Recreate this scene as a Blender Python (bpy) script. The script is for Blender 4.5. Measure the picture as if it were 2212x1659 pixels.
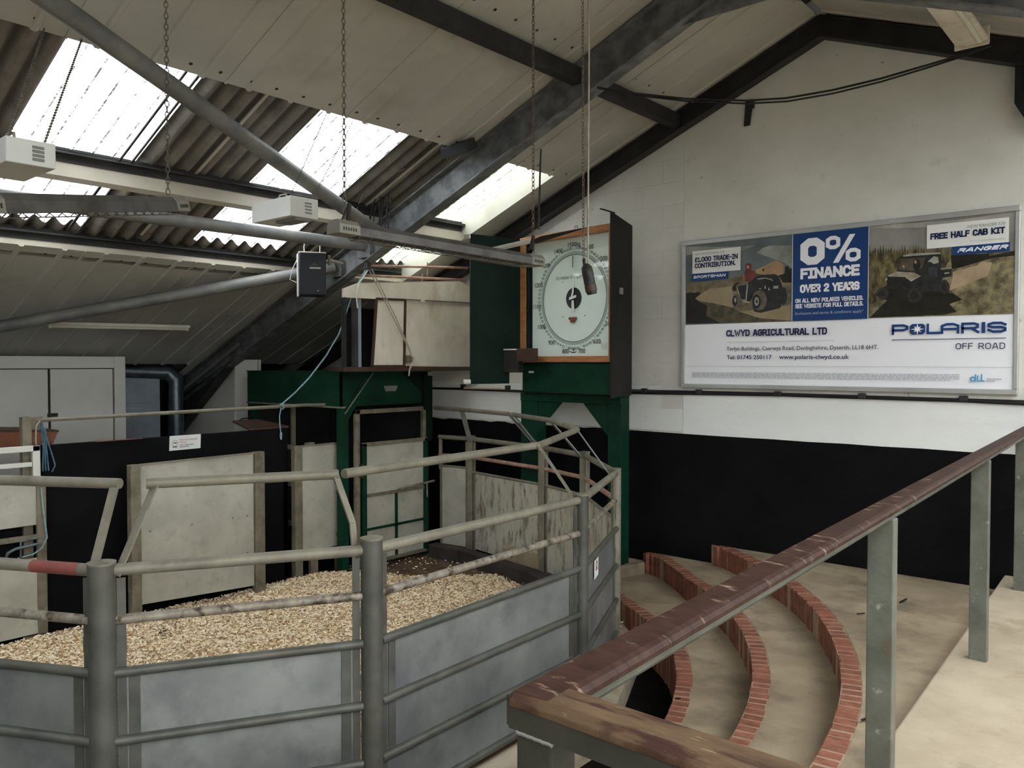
import bpy, math, random
from mathutils import Vector, Matrix
random.seed(7)
for o in list(bpy.data.objects):
    bpy.data.objects.remove(o)
SC = bpy.context.scene
COL = SC.collection
R = math.radians
V = Vector

# ------------------------------------------------------------------ camera, sky, exposure
cam_d = bpy.data.cameras.new('camera')
cam_d.sensor_width = 36.0
cam_d.lens = 1751.0 / 2212.0 * 36.0
cam_d.clip_start = 0.05
cam = bpy.data.objects.new('camera', cam_d)
cam.location = (0, 0, 2.2)
cam.rotation_euler = (R(88.5), 0, R(40.8))
COL.objects.link(cam)
SC.camera = cam

SKY_STRENGTH = 5.0
world = bpy.data.worlds.new('overcast_sky')
SC.world = world
world.use_nodes = True
bg = world.node_tree.nodes['Background']
bg.inputs[0].default_value = (0.93, 0.97, 1.0, 1)
bg.inputs[1].default_value = SKY_STRENGTH
vs = SC.view_settings
vs.view_transform = 'Standard'
vs.look = 'None'
vs.gamma = 1.0
vs.use_curve_mapping = False
vs.exposure = 0.95
try:
    SC.cycles.max_bounces = 8
    SC.cycles.diffuse_bounces = 5
    SC.cycles.transparent_max_bounces = 12
    SC.cycles.sample_clamp_indirect = 8
except Exception:
    pass

# ------------------------------------------------------------------ materials
def lin(c):
    return tuple((x / 12.92 if x <= 0.04045 else ((x + 0.055) / 1.055) ** 2.4) for x in (v / 255.0 for v in c)) + (1.0,)

MATS = {}
def mat(name, c, c2=None, scale=4.0, rough=0.6, metal=0.0, bump=0.0, bscale=40.0, stretch=(1, 1, 1),
        spots=None, lo=0.35, hi=0.65, spec=0.3, spots2=None, vary=0.0, alpha=None):
    m = bpy.data.materials.new(name)
    m.use_nodes = True
    nt = m.node_tree
    N, L = nt.nodes, nt.links
    b = N['Principled BSDF']
    b.inputs['Roughness'].default_value = rough
    b.inputs['Metallic'].default_value = metal
    b.inputs['Specular IOR Level'].default_value = spec
    geo = N.new('ShaderNodeNewGeometry')
    mp = N.new('ShaderNodeMapping')
    mp.inputs['Scale'].default_value = stretch
    L.new(geo.outputs['Position'], mp.inputs['Vector'])
    def ramp(sc, l, h, ca, cb, det=6.0):
        n = N.new('ShaderNodeTexNoise')
        n.inputs['Scale'].default_value = sc
        n.inputs['Detail'].default_value = det
        n.inputs['Roughness'].default_value = 0.6
        L.new(mp.outputs[0], n.inputs['Vector'])
        r = N.new('ShaderNodeValToRGB')
        r.color_ramp.elements[0].position = l
        r.color_ramp.elements[1].position = h
        r.color_ramp.elements[0].color = ca
        r.color_ramp.elements[1].color = cb
        L.new(n.outputs['Fac'], r.inputs['Fac'])
        return r
    c2 = c2 if c2 else tuple(min(255, int(x * 1.12)) for x in c)
    out = ramp(scale, lo, hi, lin(c), lin(c2)).outputs['Color']
    for sp in (spots, spots2):
        if sp:
            col, ssc, l, h = sp
            f = ramp(ssc, l, h, (0, 0, 0, 1), (1, 1, 1, 1))
            mx = N.new('ShaderNodeMix')
            mx.data_type = 'RGBA'
            L.new(f.outputs['Color'], mx.inputs['Factor'])
            L.new(out, mx.inputs['A'])
            mx.inputs['B'].default_value = lin(col)
            out = mx.outputs['Result']
    if vary:
        oi = N.new('ShaderNodeObjectInfo')
        hs = N.new('ShaderNodeHueSaturation')
        mr = N.new('ShaderNodeMapRange')
        mr.inputs['To Min'].default_value = 1 - vary
        mr.inputs['To Max'].default_value = 1 + vary
        L.new(oi.outputs['Random'], mr.inputs['Value'])
        L.new(mr.outputs[0], hs.inputs['Value'])
        L.new(out, hs.inputs['Color'])
        out = hs.outputs['Color']
    L.new(out, b.inputs['Base Color'])
    if bump:
        n = N.new('ShaderNodeTexNoise')
        n.inputs['Scale'].default_value = bscale
        n.inputs['Detail'].default_value = 5
        L.new(mp.outputs[0], n.inputs['Vector'])
        bp = N.new('ShaderNodeBump')
        bp.inputs['Strength'].default_value = bump
        bp.inputs['Distance'].default_value = 0.01
        L.new(n.outputs['Fac'], bp.inputs['Height'])
        L.new(bp.outputs[0], b.inputs['Normal'])
    if alpha is not None:
        b.inputs['Alpha'].default_value = alpha
    MATS[name] = m
    return m

def mat_skylight(name, tint, dirt):
    """Grimy translucent sheet: dirt gathers in broken lines along the valleys of the corrugation."""
    m = bpy.data.materials.new(name)
    m.use_nodes = True
    nt = m.node_tree
    N, L = nt.nodes, nt.links
    N.clear()
    out = N.new('ShaderNodeOutputMaterial')
    tr = N.new('ShaderNodeBsdfTransparent')
    tl = N.new('ShaderNodeBsdfTranslucent')
    geo = N.new('ShaderNodeNewGeometry')
    def noise(sc, det, l, h):
        n = N.new('ShaderNodeTexNoise')
        n.inputs['Scale'].default_value = sc
        n.inputs['Detail'].default_value = det
        n.inputs['Roughness'].default_value = 0.75
        L.new(geo.outputs['Position'], n.inputs['Vector'])
        r = N.new('ShaderNodeMapRange')
        r.inputs['From Min'].default_value = l
        r.inputs['From Max'].default_value = h
        L.new(n.outputs['Fac'], r.inputs['Value'])
        return r.outputs[0]
    def math_(op, a, b=None):
        n = N.new('ShaderNodeMath')
        n.operation = op
        for k, v in enumerate((a, b)):
            if v is None: continue
            if isinstance(v, (int, float)): n.inputs[k].default_value = v
            else: L.new(v, n.inputs[k])
        return n.outputs[0]
    sx = N.new('ShaderNodeSeparateXYZ')
    L.new(geo.outputs['Position'], sx.inputs[0])
    ph = math_('MULTIPLY', sx.outputs['Y'], 2 * math.pi / 0.146)
    cs = math_('COSINE', ph)
    valley = N.new('ShaderNodeMapRange')
    valley.inputs['From Min'].default_value = -0.90
    valley.inputs['From Max'].default_value = -0.995
    L.new(cs, valley.inputs['Value'])
    line = math_('MULTIPLY', valley.outputs[0], noise(16, 6, 0.40, 0.58))
    speck = math_('MULTIPLY', noise(26, 9, 0.60, 0.68), 0.80)
    big = math_('MULTIPLY', noise(3, 3, 0.45, 0.75), 0.22)
    slope_shade = math_('MULTIPLY', math_('SINE', ph), 0.06)  # side shading of the corrugation, put into the sheet's tint
    f = math_('ADD', math_('ADD', math_('MAXIMUM', math_('MULTIPLY', line, 0.95), speck), big), slope_shade)
    f.node.use_clamp = True
    # absorption law: tint * (dirt / tint) ** f
    cc = N.new('ShaderNodeCombineColor')
    for k in range(3):
        e = math_('POWER', dirt[k] / tint[k], f)
        L.new(math_('MULTIPLY', e, tint[k]), cc.inputs[k])
    L.new(cc.outputs[0], tr.inputs['Color'])
    L.new(cc.outputs[0], tl.inputs['Color'])
    mx = N.new('ShaderNodeMixShader')
    mx.inputs[0].default_value = 0.35
    L.new(tr.outputs[0], mx.inputs[1])
    L.new(tl.outputs[0], mx.inputs[2])
    L.new(mx.outputs[0], out.inputs['Surface'])
    MATS[name] = m
    return m

def mat_glass(name):
    m = bpy.data.materials.new(name)
    m.use_nodes = True
    N, L = m.node_tree.nodes, m.node_tree.links
    N.clear()
    out = N.new('ShaderNodeOutputMaterial')
    tr = N.new('ShaderNodeBsdfTransparent')
    tr.inputs[0].default_value = (0.985, 1.0, 0.99, 1)
    gl = N.new('ShaderNodeBsdfGlossy')
    gl.inputs['Roughness'].default_value = 0.03
    lw = N.new('ShaderNodeLayerWeight')
    pw = N.new('ShaderNodeMath')
    pw.operation = 'POWER'
    pw.inputs[1].default_value = 4.0
    L.new(lw.outputs['Facing'], pw.inputs[0])
    fr = N.new('ShaderNodeMath')
    fr.operation = 'MULTIPLY_ADD'
    fr.inputs[1].default_value = 0.6
    fr.inputs[2].default_value = 0.04
    L.new(pw.outputs[0], fr.inputs[0])
    mx = N.new('ShaderNodeMixShader')
    L.new(fr.outputs[0], mx.inputs[0])
    L.new(tr.outputs[0], mx.inputs[1])
    L.new(gl.outputs[0], mx.inputs[2])
    L.new(mx.outputs[0], out.inputs['Surface'])
    MATS[name] = m

mat('wall_fresh_lit', (228, 229, 226), (234, 235, 232), 1.3, 0.7, bump=0.25, bscale=25, spots2=((190, 188, 182), 14, 0.72, 0.8))  # whiter lower wall: partly newer paint, mostly stronger low light put into colour
mat('wall_white', (206, 204, 195), (222, 220, 212), 1.3, 0.75, bump=0.25, bscale=25, spots=((160, 152, 140), 2.6, 0.62, 0.86), spots2=((140, 131, 118), 9, 0.68, 0.75))
mat('block_white', (208, 206, 199), (222, 220, 214), 2.0, 0.75, bump=0.3, bscale=35, vary=0.012, spots=((160, 155, 145), 5, 0.68, 0.85))
mat('wall_black', (15, 15, 16), (21, 21, 22), 3, 0.8, spec=0.06, bump=0.2, bscale=30, spots2=((150, 150, 150), 30, 0.80, 0.83))
mat('mortar', (200, 197, 188), (214, 211, 203), 12, 0.9)
mat('lining', (170, 168, 159), (186, 184, 175), 0.9, 0.55, bump=0.05, bscale=8, spots=((152, 147, 134), 1.6, 0.55, 0.85))
mat('fibre_cement', (118, 112, 106), (146, 140, 133), 5, 0.85, bump=0.3, bscale=50, vary=0.06, spots=((92, 86, 80), 2.5, 0.55, 0.8))
mat('roof_outer', (90, 88, 84), (110, 106, 100), 2, 0.85)
mat('galv_beam', (90, 92, 92), (124, 126, 126), 7, 0.6, 0.2, lo=0.4, hi=0.62, spots=((75, 80, 84), 3, 0.55, 0.8))
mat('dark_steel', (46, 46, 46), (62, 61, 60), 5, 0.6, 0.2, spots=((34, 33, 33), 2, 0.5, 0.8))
mat('purlin', (182, 175, 160), (200, 193, 178), 2, 0.5, 0.1, spots=((140, 120, 100), 4, 0.66, 0.85))
mat('tube_steel', (102, 104, 104), (132, 131, 127), 4, 0.55, 0.25, spots=((136, 126, 114), 3, 0.55, 0.8))
mat('rail_galv', (118, 113, 100), (140, 135, 120), 6, 0.55, 0.2, spots=((88, 79, 64), 5, 0.55, 0.8), bump=0.1, bscale=80)
mat('rail_dirty', (112, 103, 90), (156, 148, 134), 16, 0.55, 0.25, spots=((66, 56, 46), 18, 0.52, 0.64))
mat('rail_red', (150, 108, 92), (178, 146, 130), 14, 0.6, 0.1, spots=((110, 90, 78), 20, 0.55, 0.7))
mat('post_galv', (74, 75, 70), (98, 98, 91), 5, 0.5, 0.35, spots=((84, 80, 70), 3, 0.5, 0.75), bump=0.1, bscale=60)
mat('sheet_galv', (122, 125, 124), (152, 154, 150), 2.2, 0.42, 0.5, spots=((108, 110, 114), 3.5, 0.5, 0.75), spots2=((190, 192, 192), 26, 0.72, 0.8))
mat('sheet_old', (168, 166, 153), (190, 187, 174), 3, 0.6, 0.15, spots=((154, 150, 136), 8, 0.55, 0.8), spots2=((66, 60, 52), 34, 0.73, 0.78))
mat('sheet_splashed', (172, 168, 154), (194, 190, 176), 3, 0.65, 0.1, stretch=(1, 1, 0.3), spots=((122, 113, 99), 14, 0.48, 0.68), spots2=((84, 74, 64), 28, 0.6, 0.72))
mat('angle_dirty', (112, 105, 90), (134, 127, 110), 7, 0.6, 0.2, spots=((82, 75, 62), 6, 0.5, 0.75))
mat('green_paint', (12, 46, 32), (18, 58, 41), 5, 0.5, 0.0, spec=0.15, bump=0.06, spots=((12, 34, 27), 3, 0.5, 0.75), spots2=((90, 100, 92), 40, 0.78, 0.82))
mat('green_dark', (11, 27, 21), (16, 35, 27), 3, 0.5, spec=0.12)
mat('case_black', (34, 33, 31), (42, 41, 38), 3, 0.5, spec=0.12)
mat('ply_dusty', (202, 193, 176), (218, 210, 194), 4, 0.8, stretch=(1, 1, 0.6), spots=((182, 165, 142), 5, 0.5, 0.75), spots2=((206, 200, 190), 7, 0.64, 0.75), bump=0.1)
mat('board_grey', (204, 203, 195), (216, 214, 206), 2, 0.7, spots=((186, 183, 172), 3, 0.6, 0.85))
mat('board_white', (232, 232, 226), (240, 240, 234), 2, 0.6)
mat('oak_frame', (156, 104, 66), (180, 126, 82), 6, 0.4, stretch=(1, 1, 4), bump=0.05)
mat('dial_white', (236, 247, 241), (240, 250, 244), 2, 0.5)
mat('dial_ring', (192, 203, 199), (198, 209, 205), 2, 0.5)
mat('ink', (38, 42, 42), (46, 50, 50), 4, 0.6)
mat('pointer_white', (232, 238, 232), (240, 244, 240), 3, 0.4)
mat('maroon', (120, 62, 58), (134, 72, 66), 8, 0.6)
mat('black_tape', (34, 32, 30), (50, 47, 44), 30, 0.5, bump=0.5, bscale=30)
mat('brown_board', (104, 64, 44), (128, 80, 56), 5, 0.55, stretch=(1, 4, 1))
mat('dark_brown', (62, 44, 36), (74, 54, 44), 5, 0.5)
mat('handrail_wood', (50, 33, 28), (66, 46, 39), 14, 0.5, stretch=(1, 3.2, 1), bump=0.08, bscale=40, spec=0.10, spots=((150, 126, 106), 11, 0.60, 0.72), spots2=((40, 27, 24), 16, 0.58, 0.7))
mat('handrail_wood_worn', (78, 60, 44), (100, 79, 58), 8, 0.45, stretch=(1, 5, 1), bump=0.25, bscale=60, spots=((60, 39, 32), 7, 0.52, 0.62), spots2=((150, 128, 104), 22, 0.64, 0.74))
mat('rail_paint_shaded', (46, 47, 41), (60, 60, 54), 7, 0.5, 0.0, bump=0.2, bscale=50, spec=0.15, spots=((72, 60, 50), 6, 0.62, 0.76))  # shaded copy of the rail paint: shade put into the short rail's colour
mat('rail_paint', (86, 87, 78), (106, 107, 97), 7, 0.5, 0.0, bump=0.2, bscale=50, spots=((98, 82, 68), 6, 0.62, 0.76), spots2=((150, 152, 140), 20, 0.64, 0.74))
mat('concrete_tier', (136, 120, 98), (160, 144, 120), 2.5, 0.85, bump=0.35, bscale=45, spots=((108, 96, 80), 3.0, 0.5, 0.75), spots2=((70, 60, 50), 26, 0.72, 0.78))
mat('concrete_landing', (160, 146, 124), (178, 164, 142), 2.5, 0.85, bump=0.35, bscale=60, spots=((136, 120, 97), 3, 0.55, 0.75), spots2=((120, 104, 84), 30, 0.74, 0.8))
mat('concrete_plinth', (150, 140, 120), (172, 160, 140), 4, 0.85, bump=0.3, spots=((120, 100, 70), 4, 0.55, 0.75))
mat('brick', (118, 72, 56), (142, 92, 73), 14, 0.8, bump=0.4, bscale=70, vary=0.14, spots=((92, 56, 45), 8, 0.55, 0.75), spots2=((186, 160, 140), 20, 0.68, 0.8))
mat('brick_mortar', (146, 122, 102), (164, 140, 118), 10, 0.9)
mat('yard_black', (16, 15, 15), (24, 22, 21), 3, 0.85, spec=0.06, bump=0.3, spots2=((120, 118, 112), 40, 0.8, 0.83))
mat('kerb', (48, 42, 40), (64, 56, 52), 4, 0.7, bump=0.4, spots2=((130, 112, 90), 45, 0.75, 0.79))
mat('earth', (74, 58, 44), (104, 82, 60), 5, 0.95, bump=0.6, bscale=60, spots=((54, 42, 34), 3, 0.5, 0.7))
mat('shavings', (226, 202, 164), (240, 220, 186), 60, 0.9, bump=0.6, bscale=120, spots=((176, 144, 100), 45, 0.58, 0.68))
mat('chip_pale', (242, 224, 194), (250, 236, 210), 30, 0.85)
mat('chip_tan', (226, 200, 160), (236, 212, 174), 30, 0.85)
mat('chip_dark', (150, 118, 80), (168, 134, 94), 30, 0.85)
mat('white_metal', (206, 206, 200), (216, 216, 210), 2, 0.45)
mat('louvre_shadow', (120, 120, 116), (130, 130, 126), 2, 0.5)
mat('heater_metal', (88, 86, 84), (108, 106, 102), 6, 0.4, 0.5, spots=((64, 60, 58), 5, 0.5, 0.75))
mat('heater_end', (122, 118, 108), (140, 136, 126), 6, 0.5, 0.2)
mat('chain_steel', (96, 92, 84), (124, 118, 108), 20, 0.5, 0.4)
mat('chain_rust', (92, 78, 66), (120, 104, 88), 20, 0.6, 0.2)
mat('speaker_black', (24, 26, 32), (32, 34, 40), 4, 0.5)
mat('speaker_grille', (14, 15, 20), (22, 23, 28), 60, 0.55, bump=0.4, bscale=200)
mat('tube_light', (206, 202, 186), (216, 212, 198), 3, 0.3)
mat('cable_black', (26, 25, 25), (36, 34, 34), 8, 0.6)
mat('rope_teal', (112, 150, 160), (150, 178, 182), 40, 0.8)
mat('rope_blue', (66, 96, 116), (96, 124, 140), 40, 0.8)
mat('rope_grey', (150, 142, 128), (176, 168, 154), 40, 0.85)
mat('rope_white', (200, 200, 196), (214, 214, 210), 40, 0.85)
mat('web_grey', (150, 142, 128), (170, 162, 150), 30, 0.9)
mat('alu_frame', (178, 178, 176), (194, 194, 192), 3, 0.4, 0.5)
mat('poster_white', (238, 238, 243), (242, 242, 247), 1, 0.4)
mat('poster_blue', (22, 58, 112), (26, 64, 120), 1, 0.4)
mat('poster_navy', (24, 34, 72), (28, 38, 78), 1, 0.4)
mat('poster_ink', (26, 28, 40), (30, 32, 44), 1, 0.4)
mat('poster_grey', (138, 140, 148), (146, 148, 156), 1, 0.4)
mat('block_fresh_lit', (224, 225, 221), (231, 232, 229), 2.0, 0.7, bump=0.3, bscale=35, vary=0.012, spots=((190, 186, 178), 5, 0.68, 0.85))  # lower block courses whitened too, with the same low light in their colour
mat('poster_faint', (176, 178, 184), (184, 186, 192), 1, 0.4)
mat('poster_pale_blue', (74, 150, 200), (84, 160, 208), 1, 0.4)
mat('sky_print', (74, 84, 88), (112, 120, 120), 3, 0.4, lo=0.3, hi=0.7)
mat('cloud', (116, 120, 114), (158, 158, 150), 5, 0.4)
mat('sky_print_r', (120, 118, 116), (150, 146, 142), 3, 0.4)
mat('cloudr', (136, 134, 130), (176, 172, 164), 5, 0.4)
mat('straw', (104, 94, 74), (134, 120, 94), 8, 0.4, spots=((86, 76, 54), 9, 0.5, 0.7))
mat('hay', (150, 120, 88), (172, 142, 106), 14, 0.4)
mat('dust', (142, 126, 98), (162, 146, 116), 5, 0.4)
mat('dustr', (150, 130, 104), (172, 150, 124), 6, 0.4)
mat('olive', (58, 55, 42), (96, 88, 66), 16, 0.4)
mat('darkp', (24, 22, 18), (40, 36, 28), 12, 0.4)
mat('body', (28, 29, 30), (50, 50, 50), 14, 0.4)
mat('tire', (84, 76, 66), (112, 102, 88), 30, 0.4)
mat('tire2', (40, 38, 36), (62, 58, 54), 30, 0.4)
mat('tiredk', (24, 24, 24), (42, 40, 38), 30, 0.4)
mat('rider', (92, 44, 42), (122, 62, 56), 16, 0.4)
mat('rider2', (44, 44, 50), (70, 66, 70), 16, 0.4)
mat('skin', (160, 124, 104), (176, 140, 120), 20, 0.4)
mat('metal', (130, 128, 118), (168, 164, 152), 16, 0.4)
mat('paper', (222, 222, 218), (228, 228, 224), 5, 0.4)
mat('hood', (128, 120, 106), (176, 166, 148), 14, 0.4)
mat('glass', (64, 58, 50), (92, 84, 72), 14, 0.4)
mat('corn', (48, 44, 28), (128, 116, 78), 24, 0.4, stretch=(1, 1, 0.45), lo=0.38, hi=0.66)
mat('grass', (84, 78, 58), (150, 138, 106), 13, 0.4, spots=((52, 48, 30), 9, 0.5, 0.7))
mat('sign_red', (176, 60, 66), (186, 70, 76), 5, 0.5)
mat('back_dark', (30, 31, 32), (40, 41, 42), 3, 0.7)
mat('cabinet_grey', (138, 146, 156), (156, 164, 172), 3, 0.4)
mat('duct_steel', (70, 78, 84), (104, 112, 116), 5, 0.35, 0.6)
mat('screw_dark', (44, 40, 36), (56, 50, 46), 5, 0.6)
mat('field', (110, 110, 100), (126, 124, 112), 0.3, 0.95)
def valley_dirt_shade(name, col):  # darkens the grooves: some dirt, and the corrugation's shading put into the colour
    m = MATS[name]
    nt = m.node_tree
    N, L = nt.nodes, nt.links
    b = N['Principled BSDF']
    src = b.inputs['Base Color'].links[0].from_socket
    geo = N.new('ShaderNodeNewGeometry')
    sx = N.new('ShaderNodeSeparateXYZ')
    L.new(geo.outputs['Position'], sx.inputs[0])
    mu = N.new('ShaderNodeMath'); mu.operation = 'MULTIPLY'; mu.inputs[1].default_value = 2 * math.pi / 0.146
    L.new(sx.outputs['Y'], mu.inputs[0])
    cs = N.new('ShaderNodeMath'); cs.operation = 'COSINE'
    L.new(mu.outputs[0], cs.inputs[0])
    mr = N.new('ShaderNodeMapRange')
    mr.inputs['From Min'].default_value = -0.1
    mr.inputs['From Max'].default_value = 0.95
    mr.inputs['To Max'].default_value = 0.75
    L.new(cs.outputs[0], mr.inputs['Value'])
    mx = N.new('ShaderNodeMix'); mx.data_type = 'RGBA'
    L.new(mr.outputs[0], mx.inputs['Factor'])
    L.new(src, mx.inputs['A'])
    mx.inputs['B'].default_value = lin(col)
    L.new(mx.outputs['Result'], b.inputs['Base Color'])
valley_dirt_shade('fibre_cement', (58, 54, 50))
mat_skylight('skylight', (0.76, 0.775, 0.78), (0.022, 0.022, 0.021))
mat_skylight('skylight_moss', (0.74, 0.75, 0.70), (0.028, 0.034, 0.012))
mat_skylight('skylight_added', (0.86, 0.87, 0.87), (0.5, 0.5, 0.48))
mat_glass('dial_glass')

# ------------------------------------------------------------------ mesh helpers
class MB:
    def __init__(s):
        s.v, s.f, s.m, s.sm, s.names = [], [], [], [], []
    def mi(s, name):
        if name is None:
            name = s.names[0] if s.names else 'dark_steel'
        if name not in s.names:
            s.names.append(name)
        return s.names.index(name)
    def add(s, vs, fs, m=None, smooth=False):
        k = len(s.v)
        s.v += [tuple(p) for p in vs]
        i = s.mi(m)
        for f in fs:
            s.f.append([k + a for a in f]); s.m.append(i); s.sm.append(smooth)
        return s
    def box(s, x0, x1, y0, y1, z0, z1, m=None):
        if x0 > x1: x0, x1 = x1, x0
        if y0 > y1: y0, y1 = y1, y0
        if z0 > z1: z0, z1 = z1, z0
        return s.add([(x0, y0, z0), (x1, y0, z0), (x1, y1, z0), (x0, y1, z0), (x0, y0, z1), (x1, y0, z1), (x1, y1, z1), (x0, y1, z1)],
                     [(0, 3, 2, 1), (4, 5, 6, 7), (0, 1, 5, 4), (1, 2, 6, 5), (2, 3, 7, 6), (3, 0, 4, 7)], m)
    def obox(s, c, ux, uy, uz, m=None):          # centre and three half-axis vectors
        c, ux, uy, uz = V(c), V(ux), V(uy), V(uz)
        vs = []
        for k in (-1, 1):
            for a, b in ((-1, -1), (1, -1), (1, 1), (-1, 1)):
                vs.append(c + ux * a + uy * b + uz * k)
        if ux.cross(uy).dot(uz) < 0:
            fs = [(0, 1, 2, 3), (4, 7, 6, 5), (0, 4, 5, 1), (1, 5, 6, 2), (2, 6, 7, 3), (3, 7, 4, 0)]
        else:
            fs = [(0, 3, 2, 1), (4, 5, 6, 7), (0, 1, 5, 4), (1, 2, 6, 5), (2, 3, 7, 6), (3, 0, 4, 7)]
        return s.add(vs, fs, m)
    def bar(s, p, q, w, h, up=(0, 0, 1), m=None):   # w across, h along up
        p, q = V(p), V(q)
        d = (q - p)
        side = d.cross(V(up)).normalized()
        u = side.cross(d).normalized()
        return s.obox((p + q) / 2, d / 2, side * (w / 2), u * (h / 2), m)
    def tube(s, pts, r, n=10, m=None, caps=True):
        pts = [V(p) for p in pts]
        rings = []
        ref = None
        for i, p in enumerate(pts):
            if i == 0: t = pts[1] - p
            elif i == len(pts) - 1: t = p - pts[i - 1]
            else: t = (pts[i + 1] - p).normalized() + (p - pts[i - 1]).normalized()
            t.normalize()
            if ref is None:
                ref = t.cross(V((0, 0, 1)))
                if ref.length < 0.1: ref = t.cross(V((1, 0, 0)))
            a = (ref - t * ref.dot(t)).normalized()
            ref = a
            b = t.cross(a)
            rr = r[i] if isinstance(r, (list, tuple)) else r
            rings.append([p + (a * math.cos(2 * math.pi * k / n) + b * math.sin(2 * math.pi * k / n)) * rr for k in range(n)])
        vs = [v for rg in rings for v in rg]
        fs = []
        for i in range(len(rings) - 1):
            for k in range(n):
                k2 = (k + 1) % n
                fs.append((i * n + k, i * n + k2, (i + 1) * n + k2, (i + 1) * n + k))
        s.add(vs, fs, m, True)
        if caps:
            s.add(rings[0], [tuple(range(n))[::-1]], m)
            s.add(rings[-1], [tuple(range(n))], m)
        return s
    def prism(s, poly, off, m=None):               # planar polygon extruded by off
        k = len(poly)
        off = V(off)
        a = [V(p) for p in poly]
        b = [p + off for p in a]
        fs = [tuple(range(k)), tuple(range(2 * k - 1, k - 1, -1))]
        for i in range(k):
            j = (i + 1) % k
            fs.append((i, i + k, j + k, j))
        return s.add(a + b, fs, m)
    def quad(s, a, b, c, d, m=None):
        return s.add([a, b, c, d], [(0, 1, 2, 3)], m)
    def poly(s, pts, m=None):
        return s.add(pts, [tuple(range(len(pts)))], m)
    def disc(s, c, ux, uy, r0, r1, m=None, n=64):   # flat ring or disc
        c, ux, uy = V(c), V(ux), V(uy)
        o = [c + (ux * math.cos(2 * math.pi * k / n) + uy * math.sin(2 * math.pi * k / n)) * r1 for k in range(n)]
        if r0 <= 0:
            return s.add(o, [tuple(range(n))], m)
        i_ = [c + (ux * math.cos(2 * math.pi * k / n) + uy * math.sin(2 * math.pi * k / n)) * r0 for k in range(n)]
        return s.add(o + i_, [(k, (k + 1) % n, n + (k + 1) % n, n + k) for k in range(n)], m)
    def build(s, name, mname=None, parent=None, kind=None, bev=0.0, label=None):
        o0 = ORG.get(parent, V((0, 0, 0))) if parent else V((0, 0, 0))
        me = bpy.data.meshes.new(name)
        me.from_pydata([tuple(V(p) - o0) for p in s.v], [], s.f)
        if mname is not None:
            me.materials.append(MATS[mname])
        else:
            for nm in s.names: me.materials.append(MATS[nm])
            me.polygons.foreach_set('material_index', s.m)
        me.polygons.foreach_set('use_smooth', s.sm)
        me.update()
        o = bpy.data.objects.new(name, me)
        COL.objects.link(o)
        if parent:
            o.parent = parent
            ORG[o] = o0
        if kind: o['kind'] = kind
        if label: o['label'] = label
        if bev:
            b = o.modifiers.new('edge', 'BEVEL')
            b.width = bev; b.segments = 2; b.limit_method = 'ANGLE'; b.angle_limit = R(50)
        return o
ORG = {}
def thing(name, label, cat, loc=(0, 0, 0), group=None):
    o = bpy.data.objects.new(name, None)
    o.empty_display_size = 0.1
    o.location = loc
    COL.objects.link(o)
    ORG[o] = V(loc)
    o['label'] = label; o['category'] = cat
    if group: o['group'] = group
    return o
def tag(o, label, cat, group=None):
    o['label'] = label; o['category'] = cat
    if group: o['group'] = group
    return o
def place(name, mesh, parent, loc, rotz=0.0, rot=None):   # a piece that shares a mesh with its alike
    o = bpy.data.objects.new(name, mesh)
    o.location = V(loc) - ORG.get(parent, V((0, 0, 0)))
    o.rotation_euler = rot if rot else (0, 0, rotz)
    o.parent = parent
    COL.objects.link(o)
    return o
def struct(name, loc=(0, 0, 0)):
    o = bpy.data.objects.new(name, None)
    o.location = loc
    COL.objects.link(o)
    ORG[o] = V(loc)
    o['kind'] = 'structure'
    return o

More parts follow.
